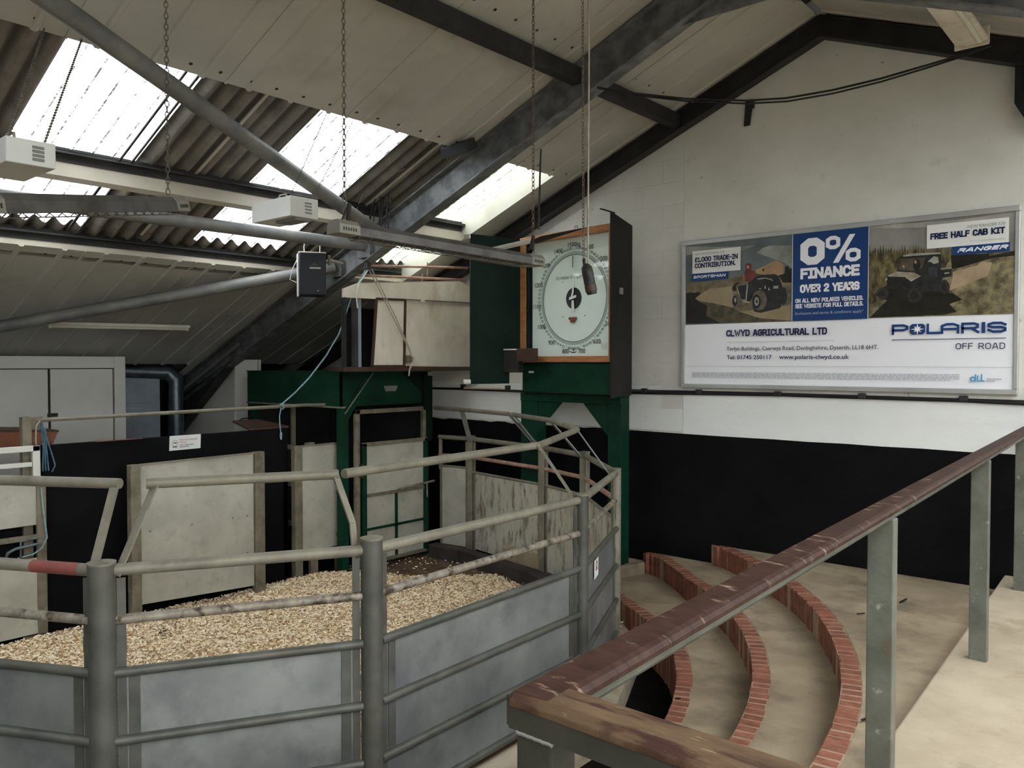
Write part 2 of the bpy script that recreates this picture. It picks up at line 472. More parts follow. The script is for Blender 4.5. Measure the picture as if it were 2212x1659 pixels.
# ------------------------------------------------------------------ lettering
K = 0.2
GL = {
 'a': (0.66, [[(0, 0), (0, 1 - K), (K, 1), (.66 - K, 1), (.66, 1 - K), (.66, 0)], [(0, .42), (.66, .42)]]),
 'A': (0.68, [[(0, 0), (.26, 1), (.42, 1), (.68, 0)], [(.14, .28), (.54, .28)]]),
 'B': (0.64, [[(0, 0), (0, 1), (.48, 1), (.62, .88), (.62, .64), (.5, .52), (0, .52)], [(.5, .52), (.64, .4), (.64, .14), (.5, 0), (0, 0)]]),
 'C': (0.6, [[(.6, .2), (.44, 0), (K, 0), (0, K), (0, 1 - K), (K, 1), (.44, 1), (.6, .8)]]),
 'D': (0.64, [[(0, 0), (0, 1), (.44, 1), (.64, 1 - K), (.64, K), (.44, 0), (0, 0)]]),
 'E': (0.56, [[(.56, 0), (0, 0), (0, 1), (.56, 1)], [(0, .52), (.5, .52)]]),
 'F': (0.54, [[(0, 0), (0, 1), (.54, 1)], [(0, .5), (.48, .5)]]),
 'G': (0.64, [[(.64, .8), (.46, 1), (K, 1), (0, 1 - K), (0, K), (K, 0), (.46, 0), (.64, K), (.64, .48), (.36, .48)]]),
 'H': (0.66, [[(0, 0), (0, 1)], [(.66, 0), (.66, 1)], [(0, .52), (.66, .52)]]),
 'I': (0.4, [[(0, 0), (.4, 0)], [(0, 1), (.4, 1)], [(.2, 0), (.2, 1)]]),
 'K': (0.64, [[(0, 0), (0, 1)], [(.62, 1), (.1, .5), (.64, 0)]]),
 'L': (0.54, [[(0, 1), (0, 0), (.54, 0)]]),
 'M': (0.84, [[(0, 0), (0, 1)], [(.10, .86), (.42, .42)], [(.74, .86), (.42, .42)], [(.84, 0), (.84, 1)]]),
 'N': (0.68, [[(0, 0), (0, 1)], [(.10, .85), (.58, .15)], [(.68, 0), (.68, 1)]]),
 'O': (0.66, [[(K, 0), (.46, 0), (.66, K), (.66, 1 - K), (.46, 1), (K, 1), (0, 1 - K), (0, K), (K, 0)]]),
 'P': (0.62, [[(0, 0), (0, 1), (.46, 1), (.62, .84), (.62, .56), (.46, .42), (0, .42)]]),
 'R': (0.64, [[(0, 0), (0, 1), (.48, 1), (.62, .86), (.62, .58), (.48, .46), (0, .46)], [(.36, .46), (.64, 0)]]),
 'S': (0.62, [[(0, .2), (.16, 0), (.46, 0), (.62, .16), (.62, .38), (.48, .5), (.14, .52), (0, .64), (0, .84), (.16, 1), (.46, 1), (.62, .8)]]),
 'T': (0.62, [[(0, 1), (.62, 1)], [(.31, 0), (.31, 1)]]),
 'U': (0.66, [[(0, 1), (0, K), (K, 0), (.46, 0), (.66, K), (.66, 1)]]),
 'V': (0.7, [[(0, 1), (.35, 0), (.7, 1)]]),
 'W': (0.98, [[(0, 1), (.24, 0), (.49, .8), (.74, 0), (.98, 1)]]),
 'Y': (0.68, [[(0, 1), (.34, .45), (.68, 1)], [(.34, .45), (.34, 0)]]),
 '1': (0.36, [[(0, .84), (.2, 1), (.2, 0)], [(0, 0), (.38, 0)]]),
 '2': (0.6, [[(0, .8), (.16, 1), (.46, 1), (.6, .86), (.6, .64), (0, .12), (0, 0), (.6, 0)]]),
 '5': (0.6, [[(.56, 1), (0, 1), (0, .56), (.44, .6), (.6, .44), (.6, .16), (.44, 0), (0, .04)]]),
 '7': (0.58, [[(0, 1), (.58, 1), (.2, 0)]]),
 '.': (0.1, [[(.05, .02), (.05, .05)]]),
 ',': (0.12, [[(.08, .06), (.02, -.14)]]),
 '-': (0.34, [[(0, .5), (.34, .5)]]),
 '\u00a3': (0.6, [[(.6, .86), (.46, 1), (.24, 1), (.12, .86), (.12, 0)], [(0, 0), (.6, 0)], [(0, .5), (.44, .5)]]),
 ' ': (0.3, []),
}
GL['0'] = GL['O']
def strokes(mb, text, org, ux, uy, h, wt, fit=None, m='poster_navy', gap=0.3, slant=0.0, lift=V((0, -1, 0)) * 0.0006):
    adv = sum(GL[c][0] + gap for c in text) - gap
    nq = 0
    sx = h if fit is None else (fit - wt) / adv
    ux, uy, org = V(ux), V(uy), V(org)
    hh = h - wt
    x = 0.0
    def P(a, b):
        return org + ux * ((x + a) * sx + wt / 2 + slant * b * hh) + uy * (b * hh + wt / 2)
    nrm = ux.cross(uy)
    for c in text:
        w, ps = GL[c]
        for pl in ps:
            pts = [P(a, b) for a, b in pl]
            closed = (pts[0] - pts[-1]).length < 1e-6
            if closed: pts = pts[:-1]
            n = len(pts)
            lf, rt = [], []
            for i in range(n):
                p = pts[i]
                d0 = (p - pts[i - 1]).normalized() if (i or closed) else None
                d1 = (pts[(i + 1) % n] - p).normalized() if (i < n - 1 or closed) else None
                if d0 is None: d0 = d1; p = p - d1 * (wt * 0.5)
                if d1 is None: d1 = d0; p = p + d0 * (wt * 0.5)
                s0, s1 = d0.cross(nrm), d1.cross(nrm)
                mt = (s0 + s1)
                if mt.length < 0.3: mt = s0
                mt.normalize()
                k = min(1.8, 1.0 / max(0.3, mt.dot(s0))) * wt / 2
                lf.append(p + mt * k); rt.append(p - mt * k)
            li = lift * (1 + 0.5 * (nq % 10)); nq += 1
            q = len(lf)
            vs = [v + li for v in lf] + [v + li for v in rt]
            fs = [(i, q + i, q + (i + 1) % q, (i + 1) % q) for i in range(q if closed else q - 1)]
            mb.add(vs, fs, m)
        x += w + gap
    return mb
def text(mb, s, org, ux, uy, h, m='poster_ink', fit=None, align='LEFT', bold=0.0):
    cu = bpy.data.curves.new('lettering', 'FONT')
    cu.body = s
    cu.size = 1.0
    cu.align_x = align
    cu.offset = bold
    cu.resolution_u = 3
    ob = bpy.data.objects.new('lettering', cu)
    me = bpy.data.meshes.new_from_object(ob)
    vs = [v.co.copy() for v in me.vertices]
    fs = [tuple(p.vertices) for p in me.polygons]
    bpy.data.objects.remove(ob); bpy.data.curves.remove(cu); bpy.data.meshes.remove(me)
    if not vs: return mb
    sc = h / 0.70
    xs = [v.x for v in vs]
    sx = sc if fit is None else fit / (max(xs) - min(xs))
    x0 = 0 if fit is None or align != 'LEFT' else min(xs)
    ux, uy, org = V(ux), V(uy), V(org)
    return mb.add([org + ux * ((v.x - x0) * sx) + uy * (v.y * sc) for v in vs], fs, m)

# ------------------------------------------------------------------ setting: floors
MB().box(-60, 60, -60, 60, -0.9, -0.7).build('ground', 'field', kind='structure')
MB().box(-11.0, 4.9, -4.7, 7.1, -0.5, -0.2).build('floor', 'yard_black', kind='structure')

ZR0, SL, RIDGE = 6.085, 0.4, -2.49
def Zr(x):                                   # underside plane of the lining, both slopes
    return ZR0 - SL * 2.49 - SL * abs(x - RIDGE)
def Zc(x):                                   # corrugated cladding plane
    return Zr(x) + 0.22

# ring: fence corners, inside region
P = [(-4.55, 0.88), (-3.48, 1.42), (-2.93, 2.40), (-3.00, 4.15), (-3.53, 5.34), (-4.42, 6.16), (-5.12, 6.42), (-6.36, 6.66)]
CEN = V((-5.1, 3.8))
def inward(p, d):
    v = (CEN - V(p)).normalized()
    return (p[0] + v.x * d, p[1] + v.y * d)

# concrete plinth under the ring, with a painted outer lip
out = [inward(p, -0.2) for p in P[:6]] + [(-5.2, 6.62), (-6.9, 6.8), (-7.05, 6.8), (-7.05, 0.3), (-5.5, 0.3)]
pl = struct('floor_plinth')
MB().prism([(x, y, -0.2) for x, y in out], (0, 0, 0.17)).build('slab', 'concrete_plinth', pl)
floor_in = [inward(p, 0.07) for p in P[:6]] + [(-5.2, 6.3), (-6.3, 6.55), (-6.98, 6.4), (-6.98, 0.4), (-5.5, 0.4)]
MB().poly([(x, y, -0.022) for x, y in floor_in]).build('earth_bed', 'earth', pl)

# dark kerb along the back of the ring
kb = MB()
kp = [(-4.25, 5.85), (-5.08, 6.22), (-6.28, 6.44), (-6.75, 6.42)]
for a, b in zip(kp[:-1], kp[1:]):
    kb.bar((a[0], a[1], 0.03), (b[0], b[1], 0.03), 0.14, 0.2)
kb.build('trim_1', 'kerb', kind='structure', bev=0.015)

# ------------------------------------------------------------------ brick-edged stand, three curved tiers
CX, CY = -5.86, 2.91
def r_tier(i, a):
    if i == 3: return 4.63
    if i == 2: return 4.155 + max(0.0, a - 54) / 13.5 * 0.165
    return 3.69 - 0.09 * min(1.0, max(0.0, (a - 40) / 12.0))
TZ = {1: (0.14, -0.21), 2: (0.335, 0.13), 3: (0.51, 0.325)}
TEND = {1: 69.0, 2: 67.4, 3: 59.4}
def ap(r, a):
    return (CX + r * math.cos(R(a)), min(6.9, CY + r * math.sin(R(a))))
for i in (1, 2, 3):
    zt, zb = TZ[i]
    t = struct('floor_tier')
    a0, a1 = -48.0, TEND[i]
    n = 44
    m = MB()
    mo = MB()
    angs = [a0 + (a1 - a0) * k / n for k in range(n + 1)]
    for j, (dr0, dr1, mm, dz, lowz) in enumerate(((0.108, 1.15 if i < 3 else 4.6, m, 0, zb), (0.004, 0.108, mo, -0.003, zb))):
        inn = [ap(r_tier(i, a) + dr0, a) for a in angs]
        outp = [ap(r_tier(i, a) + dr1, a) for a in angs]
        if i == 3 and j == 0:
            outp = [(min(x, 0.6), y) for x, y in outp]
        vs = [(x, y, zt + dz) for x, y in inn] + [(x, y, zt + dz) for x, y in outp] + [(x, y, lowz) for x, y in inn]
        q = len(inn)
        fs = [(k, q + k, q + k + 1, k + 1) for k in range(q - 1)] + [(2 * q + k, k, k + 1, 2 * q + k + 1) for k in range(q - 1)]
        mm.add(vs, fs)
    m.build('tread', 'concrete_tier', t)
    mo.build('mortar_bed', 'brick_mortar', t)
    # end cap against the weigh stand
    h = zt - zb
    bm = MB()
    w, d = 0.0325, 0.052
    c = 0.006
    bm.add([(-w, -d, -h), (w, -d, -h), (w, d, -h), (-w, d, -h), (-w, -d, -c), (w, -d, -c), (w, d, -c), (-w, d, -c),
            (-w + c, -d + c, 0), (w - c, -d + c, 0), (w - c, d - c, 0), (-w + c, d - c, 0)],
           [(0, 3, 2, 1), (0, 1, 5, 4), (1, 2, 6, 5), (2, 3, 7, 6), (3, 0, 4, 7), (4, 5, 9, 8), (5, 6, 10, 9), (6, 7, 11, 10), (7, 4, 8, 11), (8, 9, 10, 11)])
    proto = bm.build('brick', 'brick', t)
    step = math.degrees(0.0745 / r_tier(i, 0))
    a = {1: -24.0, 2: -30.0, 3: -36.0}[i]
    first = True
    rng = random.Random(20 + i)
    while a < a1 - 0.3:
        x, y = ap(r_tier(i, a) + 0.053 + rng.uniform(-0.004, 0.004), a)
        rot = R(a + 90 + rng.uniform(-1.2, 1.2))
        if i == 2 and a > 54: rot = R(a + 90 - 9)
        loc = (x, min(y, 6.86), zt + rng.uniform(-0.003, 0.004))
        if first:
            proto.location = loc; proto.rotation_euler = (0, 0, rot); first = False
        else:
            place('brick', proto.data, t, loc, rot)
        a += step * rng.uniform(0.99, 1.015)
# landing where the photograph is taken from
def xl(y): return -0.844 - 0.0427 * y
ld = MB().prism([(xl(6.9), 6.9, -0.2), (xl(-2), -2, -0.2), (4.6, -2, -0.2), (4.6, 6.9, -0.2)], (0, 0, 0.83))
ld.build('floor_landing', 'concrete_landing', kind='structure', bev=0.012)

# ------------------------------------------------------------------ back (gable) wall
wb = struct('wall_back', (0, 6.9, 0))
G = 6.9
apex = Zc(RIDGE) + 0.1
m = MB()
m.prism([(-11.0, G + 0.003, -0.4), (5.2, G + 0.003, -0.4), (5.2, G + 0.003, Zc(5.2)), (RIDGE, G + 0.003, apex), (-11.0, G + 0.003, Zc(-11.0))], (0, 0.25, 0))
m.build('masonry', 'mortar', wb)
# rendered right half of the wall, blockwork on the left
m = MB()
m.prism([(-3.806, G, 1.5), (5.2, G, 1.5), (5.2, G, Zc(5.2)), (RIDGE, G, apex), (-3.806, G, Zc(-3.806))], (0, 0.0029, 0))
m.build('render_coat', 'wall_white', wb)
m = MB()
m.prism([(-3.80, G - 0.0005, 1.5), (5.2, G - 0.0005, 1.5), (5.2, G - 0.0005, 1.905), (-3.80, G - 0.0005, 1.925)], (0, 0.003, 0))
m.build('fresh_lit_band', 'wall_fresh_lit', wb)  # low band carrying the brighter light in its paint colour
bm = MB()
w, h, c = 0.2225, 0.1074, 0.0015
bm.add([(-w, 0.004, -h), (w, 0.004, -h), (w, 0.004, h), (-w, 0.004, h), (-w, c, -h), (w, c, -h), (w, c, h), (-w, c, h),
        (-w + c, 0, -h + c), (w - c, 0, -h + c), (w - c, 0, h - c), (-w + c, 0, h - c)],
       [(0, 1, 5, 4), (1, 2, 6, 5), (2, 3, 7, 6), (3, 0, 4, 7), (4, 5, 9, 8), (5, 6, 10, 9), (6, 7, 11, 10), (7, 4, 8, 11), (8, 9, 10, 11)])
bproto = None
rng = random.Random(5)
row = 0
z = 1.545 + 0.106
while z < 4.4:
    x = -3.81 - 0.223 - (0.225 if row % 2 else 0)
    if row % 2:                                             # half block at the joint
        pass
    while x > -8.2:
        if Zr(x - 0.2) + 0.12 > z:
            loc = (x, G + rng.uniform(-0.0008, 0.0008), z)
            if bproto is None:
                bproto = bm.build('block', 'block_white', wb)
                bproto.location = V(loc) - ORG[wb]
                for v in bproto.data.vertices: v.co += ORG[wb]
                bfresh_lit = bproto.data.copy()
                bfresh_lit.materials.clear(); bfresh_lit.materials.append(MATS['block_fresh_lit'])
                bproto.data = bfresh_lit
                bold_ = bfresh_lit.copy()
                bold_.materials.clear(); bold_.materials.append(MATS['block_white'])
            else:
                place('block', bfresh_lit if z < 1.95 else bold_, wb, loc)
        x -= 0.447
    z += 0.2165
    row += 1
hb = None
for k in range(1, 13, 2):
    z = 1.545 + 0.106 + 0.2165 * k
    if z > Zr(-4.1): break
    if hb is None:
        q = MB()
        q.add([(x * 0.496, y, zz) for x, y, zz in bm.v], bm.f)
        hb = q.build('half_block', 'block_white', wb)
        for v in hb.data.vertices: v.co += ORG[wb]
        hb.location = V((-3.81 - 0.111, G, z)) - ORG[wb]
    else:
        place('half_block', hb.data, wb, (-3.81 - 0.111, G, z))
# black dado with a hand painted edge
pts = []
rng = random.Random(2)
x = -10.9
while x < 5.2:
    pts.append((x, G - 0.003, 1.525 + (rng.uniform(-0.012, 0.008) if x < -4.5 else rng.uniform(-0.003, 0.003))))
    x += 0.11 if x < -4.5 else 0.3
m = MB()
for a, b in zip(pts[:-1], pts[1:]):
    m.quad((a[0], a[1], -0.4), (b[0], b[1], -0.4), b, a)
m.build('painted_dado', 'wall_black', wb)

# other walls
MB().box(-10.95, -10.8, -4.7, 6.9, -0.4, 1.95).build('wall_left', 'back_dark', kind='structure')
MB().box(4.75, 4.9, 5.4, 6.9, -0.4, Zr(4.75)).build('wall_right', 'wall_white', kind='structure')
MB().prism([(-11.0, -4.75, -0.4), (4.9, -4.75, -0.4), (4.9, -4.75, Zr(4.9)), (RIDGE, -4.75, Zr(RIDGE)), (-11.0, -4.75, Zr(-11.0))], (0, -0.15, 0)).build('wall_front', 'wall_white', kind='structure')

# ------------------------------------------------------------------ roof: lining panels, cladding, skylights
ce = struct('ceiling')
def panel_mesh(x0, x1, name, mirror=False):
    m = MB()
    rib = [0.0, 0.14, 0.152, 0.178, 0.19, 0.47, 0.482, 0.508, 0.52, 0.80, 0.812, 0.838, 0.85, 0.985, 0.985, 1.0]
    dz = [0, 0, -0.014, -0.014, 0, 0, -0.014, -0.014, 0, 0, -0.014, -0.014, 0, 0, -0.008, -0.008]
    vs = []
    for y, d in zip(rib, dz):
        vs += [(x0, y, Zr(x0) + d), (x1, y, Zr(x1) + d)]
    fs = [(2 * k, 2 * k + 2, 2 * k + 3, 2 * k + 1) for k in range(len(rib) - 1)]
    m.add(vs, fs)
    return m
YP = [-4.1 + k for k in range(11)]
for (x0, x1) in ((RIDGE - 0.03, -5.03), (-7.32, -9.75), (RIDGE + 0.03, 0.05), (2.35, 5.0)):
    pr = None
    for y in YP:
        if pr is None:
            pr = panel_mesh(x0, x1, 'liner_panel').build('liner_panel', 'lining', ce)
            pr.location = (0, y, 0)
        else:
            place('liner_panel', pr.data, ce, (0, y, 0))
m = MB()
m.quad((-5.03, 6.47, Zr(-5.03)), (-5.03, 6.9, Zr(-5.03)), (-7.32, 6.9, Zr(-7.32)), (-7.32, 6.47, Zr(-7.32)))
m.quad((-5.03, 6.47, Zr(-5.03)), (-7.32, 6.47, Zr(-7.32)), (-7.32, 6.47, Zc(-7.32)), (-5.03, 6.47, Zc(-5.03)))
m.build('reveal_panel', 'lining', ce)
m = MB()
for y in [(-4.0 + 0.22 * k) for k in range(49)]:
    rr = random.uniform(-0.03, 0.03)
    for x in (-4.95, -3.72, -7.42):
        m.disc((x, y + rr, Zr(x) - 0.004), (0.92, 0, 0.37), (0, -1, 0), 0, 0.013, n=8)
    m.disc((-8.72, y + rr, Zr(-8.72) - 0.004), (0.92, 0, 0.37), (0, -1, 0), 0, 0.011, n=8)
m.build('screw_heads', 'screw_dark', ce, kind='stuff')

rf = struct('roof')
m = MB()
for s in (1, -1):
    def X(x): return x if s == 1 else 2 * RIDGE - x
    for (x0, x1) in ((RIDGE, -5.0), (-7.75, -11.2)):
        a, b = X(x0), X(x1)
        m.quad((a, -4.7, Zc(a)), (a, 7.15, Zc(a)), (b, 7.15, Zc(b)), (b, -4.7, Zc(b)))
m.build('covered_cladding', 'roof_outer', rf)
def corrugated(x0, x1, y0, y1, dz=0.0):
    m = MB()
    n = max(8, int(round((y1 - y0) / 0.146 * 10)))
    vs = []
    for k in range(n + 1):
        y = y0 + (y1 - y0) * k / n
        d = dz + 0.028 * math.cos(2 * math.pi * y / 0.146)
        vs += [(x0, y, Zc(x0) + d), (x1, y, Zc(x1) + d)]
    return m.add(vs, [(2 * k, 2 * k + 2, 2 * k + 3, 2 * k + 1) for k in range(n)], None, True)
SKY = [(-3.75, -2.85), (-1.85, -0.95), (0.08, 0.97), (2.0, 2.89), (3.85, 4.76), (5.96, 6.84)]
edges = [-4.7]
wn = 0
for s in (1, -1):
    x0, x1 = -4.9, -7.45
    if s == -1: x0, x1 = 2 * RIDGE + 4.9, 2 * RIDGE + 7.45
    prev = -4.7
    e0, e1 = (-7.28, -7.85) if s == 1 else (2 * RIDGE + 7.28, 2 * RIDGE + 7.85)
    for k in range(6):
        corrugated(e0, e1, -4.7 + k * 1.975, -4.7 + (k + 1) * 1.975, -0.012).build('roof_sheet', 'fibre_cement', rf)
    for (a, b) in (SKY if s == 1 else [(y, y + 1.9) for y in (-4.6, -2.65, -0.7, 1.25, 3.2, 5.0)]) + [(7.15, None)]:  # right slope: unseen rooflight band, added to brighten floor and lower wall
        if a - prev > 0.05:
            corrugated(x0, x1, prev, a).build('roof_sheet', 'fibre_cement', rf)
        if b is None: break
        wn += 1
        w = struct('window_%d' % wn)
        corrugated(x0, x1, a - 0.01, b + 0.01).build('translucent_sheet', 'skylight_added' if s == -1 else ('skylight_moss' if a > 5 else 'skylight'), w)
        prev = b

# steel: portal frames, gable rafter, purlins, tie, tubular bracing
def rafter(par, y, depth, fw, mname, x_end, side=1):
    m = MB()
    def X(x): return x if side == 1 else 2 * RIDGE - x
    a, b = RIDGE, x_end
    A, B = X(a), X(b)
    zt0, zt1 = Zr(a) - 0.02, Zr(b) - 0.02
    L_ = lambda x, z, yy: (x, yy, z)
    m.prism([(A, y - 0.006, zt0), (B, y - 0.006, zt1), (B, y - 0.006, zt1 - depth), (A, y - 0.006, zt0 - depth)], (0, 0.012, 0))
    for dz in (0, -depth):
        m.prism([(A, y - fw / 2, zt0 + dz), (B, y - fw / 2, zt1 + dz), (B, y - fw / 2, zt1 + dz - 0.014), (A, y - fw / 2, zt0 + dz - 0.014)], (0, fw, 0))
    return m.build('rafter_beam', mname, par)
for (y, d, fw, mn) in ((5.24, 0.275, 0.13, 'galv_beam'), (0.62, 0.275, 0.13, 'galv_beam'), (-4.0, 0.275, 0.13, 'galv_beam'), (6.82, 0.165, 0.11, 'dark_steel')):
    pf = struct('portal_frame')
    rafter(pf, y, d, fw, mn, -10.5)
    rafter(pf, y, d, fw, mn, -10.5, -1)
    m = MB()
    m.prism([(RIDGE - 0.5, y - 0.006, Zr(RIDGE - 0.5) - d), (RIDGE + 0.5, y - 0.006, Zr(RIDGE + 0.5) - d), (RIDGE + 0.16, y - 0.006, Zr(RIDGE) - d - 0.03), (RIDGE - 0.16, y - 0.006, Zr(RIDGE) - d - 0.03)], (0, 0.012, 0))
    if y < 6: m.build('apex_haunch', mn, pf)
    if y < 6:
        for s in (1, -1):
            def X(x): return x if s == 1 else 2 * RIDGE - x
            xs = X(-10.5)
            m = MB()
            m.box(xs - 0.1, xs + 0.1, y - 0.065, y - 0.053, -0.2, Zr(xs) - 0.1)
            m.box(xs - 0.1, xs + 0.1, y + 0.053, y + 0.065, -0.2, Zr(xs) - 0.1)
            m.box(xs - 0.006, xs + 0.006, y - 0.06, y + 0.06, -0.2, Zr(xs) - 0.1)
            m.build('stanchion', 'dark_steel', pf)
            m = MB()
            m.prism([(X(-9.0), y - 0.008, Zr(-9.0) - 0.25), (X(-10.4), y - 0.008, Zr(-10.4) - 0.2), (X(-10.4), y - 0.008, 1.27)], (0, 0.016, 0))
            m.bar((X(-9.0), y, Zr(-9.0) - 0.28), (X(-10.4), y, 1.25), 0.13, 0.014, (0, 1, 0) if False else (0.5, 0, 1))
            m.build('knee_haunch', 'dark_steel', pf)
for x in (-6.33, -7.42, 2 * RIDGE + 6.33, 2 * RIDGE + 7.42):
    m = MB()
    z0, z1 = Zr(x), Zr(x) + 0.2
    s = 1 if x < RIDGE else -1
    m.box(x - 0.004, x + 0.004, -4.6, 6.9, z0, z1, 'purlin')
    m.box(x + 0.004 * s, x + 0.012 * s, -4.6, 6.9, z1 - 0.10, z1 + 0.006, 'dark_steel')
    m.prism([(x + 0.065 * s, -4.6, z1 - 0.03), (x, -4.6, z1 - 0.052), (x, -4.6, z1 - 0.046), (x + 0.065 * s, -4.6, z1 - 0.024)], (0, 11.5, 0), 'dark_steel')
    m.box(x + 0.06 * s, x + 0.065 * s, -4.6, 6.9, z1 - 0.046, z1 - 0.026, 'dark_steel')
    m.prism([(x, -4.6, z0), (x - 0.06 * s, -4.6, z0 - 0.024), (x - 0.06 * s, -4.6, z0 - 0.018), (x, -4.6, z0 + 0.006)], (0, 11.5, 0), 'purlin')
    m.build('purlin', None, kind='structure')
for x in (-3.84,):
    m = MB()
    m.box(x - 0.045, x + 0.045, -4.6, 6.88, Zr(x) - 0.15, Zr(x) - 0.025)
    m.build('tie_beam', 'dark_steel', kind='structure', bev=0.006)
br = struct('roof_bracing')
def brace(p, q, r=0.058):
    m = MB().tube([p, q], r, 16)
    return m.build('brace_tube', 'tube_steel', br)
brace((-3.25, -0.7, 4.33), (-6.12, 5.16, 3.44))
brace((-6.42, -3.9, 3.35), (-6.42, 5.18, 3.365), 0.055)
brace((-9.6, 0.7, 2.06), (-6.87, 5.16, 3.185))
for (x, y, z) in ((-6.42, 5.2, 3.34), (-6.88, 5.2, 3.18)):
    m = MB().box(x - 0.11, x + 0.09, y - 0.02, y + 0.03, z - 0.09, z + 0.07)
    m.build('cleat_plate', 'galv_beam', br)

# loose straps under the first skylight, pale strips drawn for light through seams, and a conduit under the dark sheets
rb = struct('roof_strap')
for y in (2.70, 2.79):
    MB().prism([(-5.0, y, Zr(-5.0) + 0.13), (-6.30, y + 0.02, Zr(-6.30) + 0.14), (-6.30, y + 0.035, Zr(-6.30) + 0.14), (-5.0, y + 0.015, Zr(-5.0) + 0.13)], (0, 0, 0.012)).build('strap', 'dark_steel', rb)
    MB().prism([(-6.40, y + 0.02, Zr(-6.40) + 0.14), (-7.30, y + 0.03, Zr(-7.30) + 0.14), (-7.30, y + 0.05, Zr(-7.30) + 0.14), (-6.40, y + 0.04, Zr(-6.40) + 0.14)], (0, 0, 0.012)).build('strap', 'dark_steel', rb)
for y in (3.36, 5.12):
    MB().bar((-5.0, y, Zr(-5.0) + 0.185), (-7.3, y, Zr(-7.3) + 0.185), 0.022, 0.012).build('seam_light_strip', 'purlin', rb)

# ------------------------------------------------------------------ wood shavings on the ring floor (nobody could count them)
def inside(poly, x, y):
    c = False
    j = len(poly) - 1
    for i in range(len(poly)):
        xi, yi = poly[i]; xj, yj = poly[j]
        if (yi > y) != (yj > y) and x < (xj - xi) * (y - yi) / (yj - yi) + xi:
            c = not c
        j = i
    return c
bed = [(-4.6, 0.75), (-3.55, 1.5), (-3.02, 2.42), (-3.08, 4.1), (-3.58, 5.22), (-4.35, 5.75), (-5.05, 6.08), (-5.6, 6.2), (-6.05, 5.85), (-6.35, 5.55), (-6.75, 5.35), (-7.02, 5.1), (-7.12, 0.75)]
from mathutils import noise as MN
def bed_z(x, y):
    e = 0.05 * MN.noise(V((x * 1.1, y * 1.1, 3.1))) + 0.02 * MN.noise(V((x * 4, y * 4, 1.0)))
    return -0.012 + max(-0.012, e * 0.75 + 0.012)
def bed_edge(x, y):
    d = 9.0
    for (ax, ay), (bx, by) in zip(bed, bed[1:] + bed[:1]):
        l2 = (bx - ax) ** 2 + (by - ay) ** 2
        t = max(0, min(1, ((x - ax) * (bx - ax) + (y - ay) * (by - ay)) / l2))
        d = min(d, math.hypot(x - ax - t * (bx - ax), y - ay - t * (by - ay)))
    return d
m = MB()
NX, NY = 66, 84
idx = {}
vs, fs = [], []
for i in range(NX + 1):
    for j in range(NY + 1):
        x, y = -7.2 + 4.4 * i / NX, 0.6 + 5.7 * j / NY
        if inside(bed, x, y):
            idx[i, j] = len(vs)
            vs.append((x, y, bed_z(x, y)))
for i in range(NX):
    for j in range(NY):
        k = [(i, j), (i + 1, j), (i + 1, j + 1), (i, j + 1)]
        if all(q in idx for q in k):
            fs.append(tuple(idx[q] for q in k))
m.add(vs, fs, 'shavings', True)
rng = random.Random(11)
cnt = 0
kinds = ['chip_pale', 'chip_pale', 'chip_pale', 'chip_tan', 'chip_tan', 'chip_dark']
while cnt < 120000:
    x, y = rng.uniform(-7.2, -2.8), rng.uniform(0.7, 6.4)
    if not inside(bed, x, y): 
        if rng.random() > 0.03 or not (-7 < x < -3.2 and 1.5 < y < 6.3): continue
    cnt += 1
    z = bed_z(x, y) + rng.uniform(0.002, 0.014)
    a = rng.uniform(0, 2 * math.pi)
    L_ = rng.uniform(0.006, 0.017)
    w = rng.uniform(0.003, 0.006)
    tx, ty = math.cos(a) * L_, math.sin(a) * L_
    nx, ny = -math.sin(a) * w, math.cos(a) * w
    t1, t2 = rng.uniform(-0.006, 0.006), rng.uniform(-0.004, 0.004)
    k = len(m.v)
    m.v += [(x - tx - nx, y - ty - ny, z - t1 - t2), (x + tx - nx, y + ty - ny, z + t1 - t2), (x + tx + nx, y + ty + ny, z + t1 + t2), (x - tx + nx, y - ty + ny, z - t1 + t2)]
    m.f.append([k, k + 1, k + 2, k + 3]); m.m.append(m.mi(kinds[rng.randrange(6)])); m.sm.append(False)
sh = m.build('wood_shavings', None, kind='stuff')
tag(sh, 'pale wood shavings spread thick over the ring floor', 'wood shavings')

